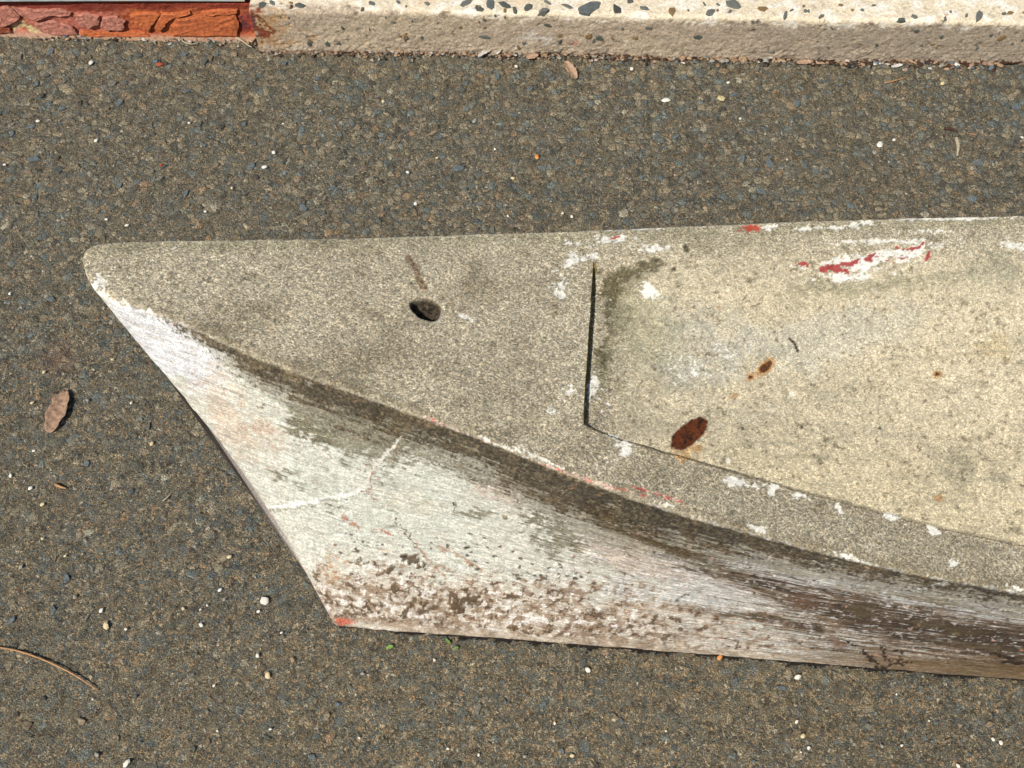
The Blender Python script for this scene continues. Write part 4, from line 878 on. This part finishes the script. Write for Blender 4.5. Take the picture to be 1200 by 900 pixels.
M_leaf = plain_material('dry_leaf', (158, 128, 104), .75, .38, 220, .0016); M_leaf2 = plain_material('tan_dry_leaf', (168, 140, 114), .75, .25, 200, .0006); M_lichen = plain_material('pale_bark_curl', (196, 190, 180), .8, .25); M_green = plain_material('green_shred', (140, 176, 92), .6)
ribbon('dry_twig', [(-14, 757), (20, 763), (50, 773), (80, 787), (100, 799), (116, 810)], .0021, M_stem, 'thin curved dry tan stem lying on the asphalt, lower left', 'stem', .0024, 0)
ribbon('stick', [(1120, 163), (1122, 173), (1121, 184)], .0055, M_stick, 'short pale stick on the asphalt, upper right', 'stick', .003)
ribbon('bark_scrap', [(1106, 152), (1114, 153), (1122, 156)], .0045, M_bark, 'small dark bark scrap just above the short pale stick', 'bark', .003)
ribbon('pine_needle', [(1036, 99), (1048, 96), (1062, 92)], .0022, M_stem, 'orange-tan needle on the asphalt near the kerb at the right', 'needle', .003)
ribbon('twig', [(65, 568), (71, 571), (78, 573)], .0035, M_stem, 'tiny tan twig below the dry leaf', 'twig', .002)
ribbon('twig', [(191, 588), (196, 584), (200, 580)], .0022, M_stick, 'tiny pale twig on the asphalt left of the hull', 'twig', .002)
ribbon('root_fibre', [(209, 44), (216, 52), (226, 55), (234, 53)], .0018, M_stick, 'pale looped root fibre at the foot of the rusty sill', 'fibre', .006)
ribbon('root_fibre', [(258, 44), (270, 44), (282, 49), (292, 56), (296, 58)], .0026, M_stick, 'long pale fibre trailing down to the end of the kerb', 'fibre', .005)
ribbon('root_fibre', [(296, 56), (300, 50), (305, 45)], .0032, M_bark, 'short brown stalk crossing the long pale fibre', 'fibre', .006)

def leaf(name, px, py, L_, W_, ang, mat, label, curl=.5, fold=.6, lift=.002, cat='leaf', tip=.0, upr=0.0):
    nu, nv = 18, 9; p = wp(px, py); m = np.linalg.norm(p - np.array([0, 0, CAM_H])) / FPX
    vs_ = []; r = random.Random(int(px)); a = math.radians(ang)
    for side in (1, -1):
        for i in range(nu):
            t = i / (nu - 1); wv = W_ / 2 * (math.sin(math.pi * min(1, t * .93 + .05)) ** .6) * (1 + .05 * math.sin(i * 1.1 + px) + .03 * math.sin(i * 2.7))
            for j in range(nv):
                v = j / (nv - 1) * 2 - 1
                x = (t - .5) * L_ * m; y = v * wv * m
                z = (abs(v) ** 1.3 * fold + .10 * math.sin(v * 9 + i * .9) + .08 * math.sin(i * 1.9 - v * 4)) * wv * m + curl * (2 * t - 1) ** 2 * L_ * m * .2 + .0008 * math.sin(i * 1.7 + v * 5) + upr * t * L_ * m + lift
                y *= (1 - .25 * fold)
                vs_.append((p[0] + x * math.cos(a) - y * math.sin(a), p[1] + x * math.sin(a) + y * math.cos(a), z + side * .00035))
    n = nu * nv; fs = []
    for sdn in (0, 1):
        for i in range(nu - 1):
            for j in range(nv - 1):
                q = [sdn * n + i * nv + j, sdn * n + (i + 1) * nv + j, sdn * n + (i + 1) * nv + j + 1, sdn * n + i * nv + j + 1]
                fs.append(tuple(q if sdn == 0 else q[::-1]))
    ring = [i * nv for i in range(nu)] + [(nu - 1) * nv + j for j in range(1, nv)] + [i * nv + nv - 1 for i in range(nu - 2, -1, -1)] + [j for j in range(nv - 2, 0, -1)]
    fs += [(ring[i], ring[(i + 1) % len(ring)], ring[(i + 1) % len(ring)] + n, ring[i] + n)[::-1] for i in range(len(ring))]
    return link(name, py_mesh(name, vs_, fs, True), mat, None, label=label, category=cat)
leaf('dry_leaf', 69, 483, 52, 23, 80, M_leaf, 'curled dry reddish-brown leaf on the asphalt left of the bow', .08, .38)
leaf('dry_leaf', 669, 84, 26, 12, -62, M_leaf2, 'pointed tan leaf sticking out from the kerb foot', .2, .5, .004, upr=-.1)
leaf('leaf_scrap', 624, 69, 14, 9, 20, M_leaf2, 'small tan leaf scrap in the kerb joint right of the pale curl', .2, .4, .004)
leaf('bark_curl', 571, 65, 24, 7, 35, M_lichen, 'pale whitish bark curl leaning on the kerb foot', .4, .9, .004, cat='bark', upr=.15)
leaf('bark_curl', 586, 62, 14, 11, 60, M_lichen, 'rounded pale bark piece right of the thin bark curl', .3, .9, .004, cat='bark', upr=.25)
leaf('leaf_scrap', 942, 76, 18, 8, 5, M_leaf2, 'light tan leaf scrap in the litter at the kerb foot', .3, .5, .004)
leaf('bark_scrap', 1147, 68, 22, 8, 85, M_bark, 'upright dark brown bark sliver against the kerb at the right', .1, .7, .005, cat='bark', upr=.5)
leaf('bark_scrap', 1186, 75, 28, 9, 10, M_bark, 'dark brown bark piece at the kerb foot by the right edge', .3, .6, .004, cat='bark')
leaf('bark_scrap', 968, 73, 24, 7, 5, M_bark, 'dark brown bark piece right of the light tan leaf scrap', .2, .6, .004, cat='bark')
leaf('bark_scrap', 402, 62, 20, 6, -8, M_bark, 'black flat sliver wedged under the kerb left of centre', .1, .5, .003, cat='bark')
leaf('leaf_scrap', 333, 59, 9, 7, 10, M_bark, 'dark brown crumb at the left end of the kerb foot', .2, .6, .004)
leaf('bark_curl', 1101, 70, 17, 11, -20, M_lichen, 'small grey-white curl at the kerb foot at the right', .4, .8, .004, cat='bark')
leaf('leaf_scrap', 1050, 80, 13, 5, 15, M_lichen, 'cream scrap in the litter right of the dark bark piece', .3, .5, .004)
pebble(1121, 77, 6, 'w', 'white bead of stone right of the grey-white curl at the kerb foot', name='white_pebble')
leaf('green_shred', 525, 752, 9, 3, -45, M_green, 'longest green plant shred under the hull near the foot', .1, .4, .002, cat='plant shred')
leaf('green_shred', 535, 760, 5, 4, 20, M_green, 'small round green shred right of the longest green shred', .1, .4, .002, cat='plant shred')
leaf('green_shred', 457, 759, 8, 5, 20, M_green, 'yellow-green speck of plant below the boat foot', .1, .4, .002, cat='plant shred')

# leaf litter and crumbs packed in the joint along the kerb: nobody could count it
rl = random.Random(5); vs_, fs, mi_ = [], [], []
LM = [M_bark, M_leaf, M_leaf2, PM['t'], M_lichen, PM['g'], PM['k'], PM['b']]
for k in range(1500):
    u = rl.uniform(-.34, 1.12); side = abs(rl.gauss(0, .006))
    if u > 0 and rl.random() < .35 and math.sin(u * 37) + math.sin(u * 91) < 0: continue
    if u < 0: base = q1 + qd * u - qn * (side * 1.3 - .004)
    else: base = k0 + kdir * u - kn * (side - .003)
    sz = rl.uniform(.0012, .0048) * (1.2 if u > .55 else .85); asp = rl.uniform(.25, .9); ang = rl.gauss(0, .7); z = .002 + rl.random() * .004 * math.exp(-side / .005)
    b0 = len(vs_); n = 5
    til = rl.gauss(0, .35)
    for (zz, q) in ((0, 1), (sz * .35, .6)):
        for i in range(n):
            a = i * 2 * math.pi / n + rl.uniform(-.3, .3); x, y = math.cos(a) * sz * q, math.sin(a) * sz * asp * q
            vs_.append((base[0] + x * math.cos(ang) - y * math.sin(ang), base[1] + x * math.sin(ang) + y * math.cos(ang), z + zz + til * x * .6))
    f_ = [(b0 + i, b0 + (i + 1) % n, b0 + n + (i + 1) % n, b0 + n + i) for i in range(n)] + [tuple(b0 + n + i for i in range(n)), tuple(b0 + i for i in range(n))[::-1]]
    fs += f_; mi_ += [rl.choices(range(8), [9, 3, 2, 4, 1.2, 3, 3, 1.5] if u > 0 else [2, 1, 2, 5, 2, 4, 2, 3])[0]] * len(f_)
me = py_mesh('leaf_litter', vs_, fs)
for m in LM: me.materials.append(m)
me.polygons.foreach_set('material_index', mi_)
link('leaf_litter', me, None, None, kind='stuff', label='brown leaf litter and crumbs packed along the foot of the kerb', category='leaf litter')

# black crumbs along the hull foot, standing in for its contact shadow
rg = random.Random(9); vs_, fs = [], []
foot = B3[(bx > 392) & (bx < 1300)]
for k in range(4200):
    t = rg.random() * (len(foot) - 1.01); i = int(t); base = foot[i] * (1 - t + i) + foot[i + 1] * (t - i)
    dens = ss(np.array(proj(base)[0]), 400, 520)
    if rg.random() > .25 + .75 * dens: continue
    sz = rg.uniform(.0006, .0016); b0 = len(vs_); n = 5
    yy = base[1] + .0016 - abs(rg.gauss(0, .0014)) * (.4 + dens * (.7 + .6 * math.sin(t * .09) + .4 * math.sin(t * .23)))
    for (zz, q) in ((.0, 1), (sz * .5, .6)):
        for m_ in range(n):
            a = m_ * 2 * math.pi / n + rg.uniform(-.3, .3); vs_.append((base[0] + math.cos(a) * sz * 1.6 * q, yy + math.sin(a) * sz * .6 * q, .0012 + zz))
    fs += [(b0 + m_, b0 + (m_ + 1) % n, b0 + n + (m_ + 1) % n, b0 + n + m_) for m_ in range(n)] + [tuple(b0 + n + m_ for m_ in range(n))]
M_contact_shade = plain_material('black_contact_shade', (34, 29, 23), .95, .3)
link('contact_shade_crumbs', py_mesh('contact_shade_crumbs', vs_, fs), M_contact_shade, None, kind='stuff', label='black crumbs added as the contact shadow along the foot of the hull', category='contact shadow')
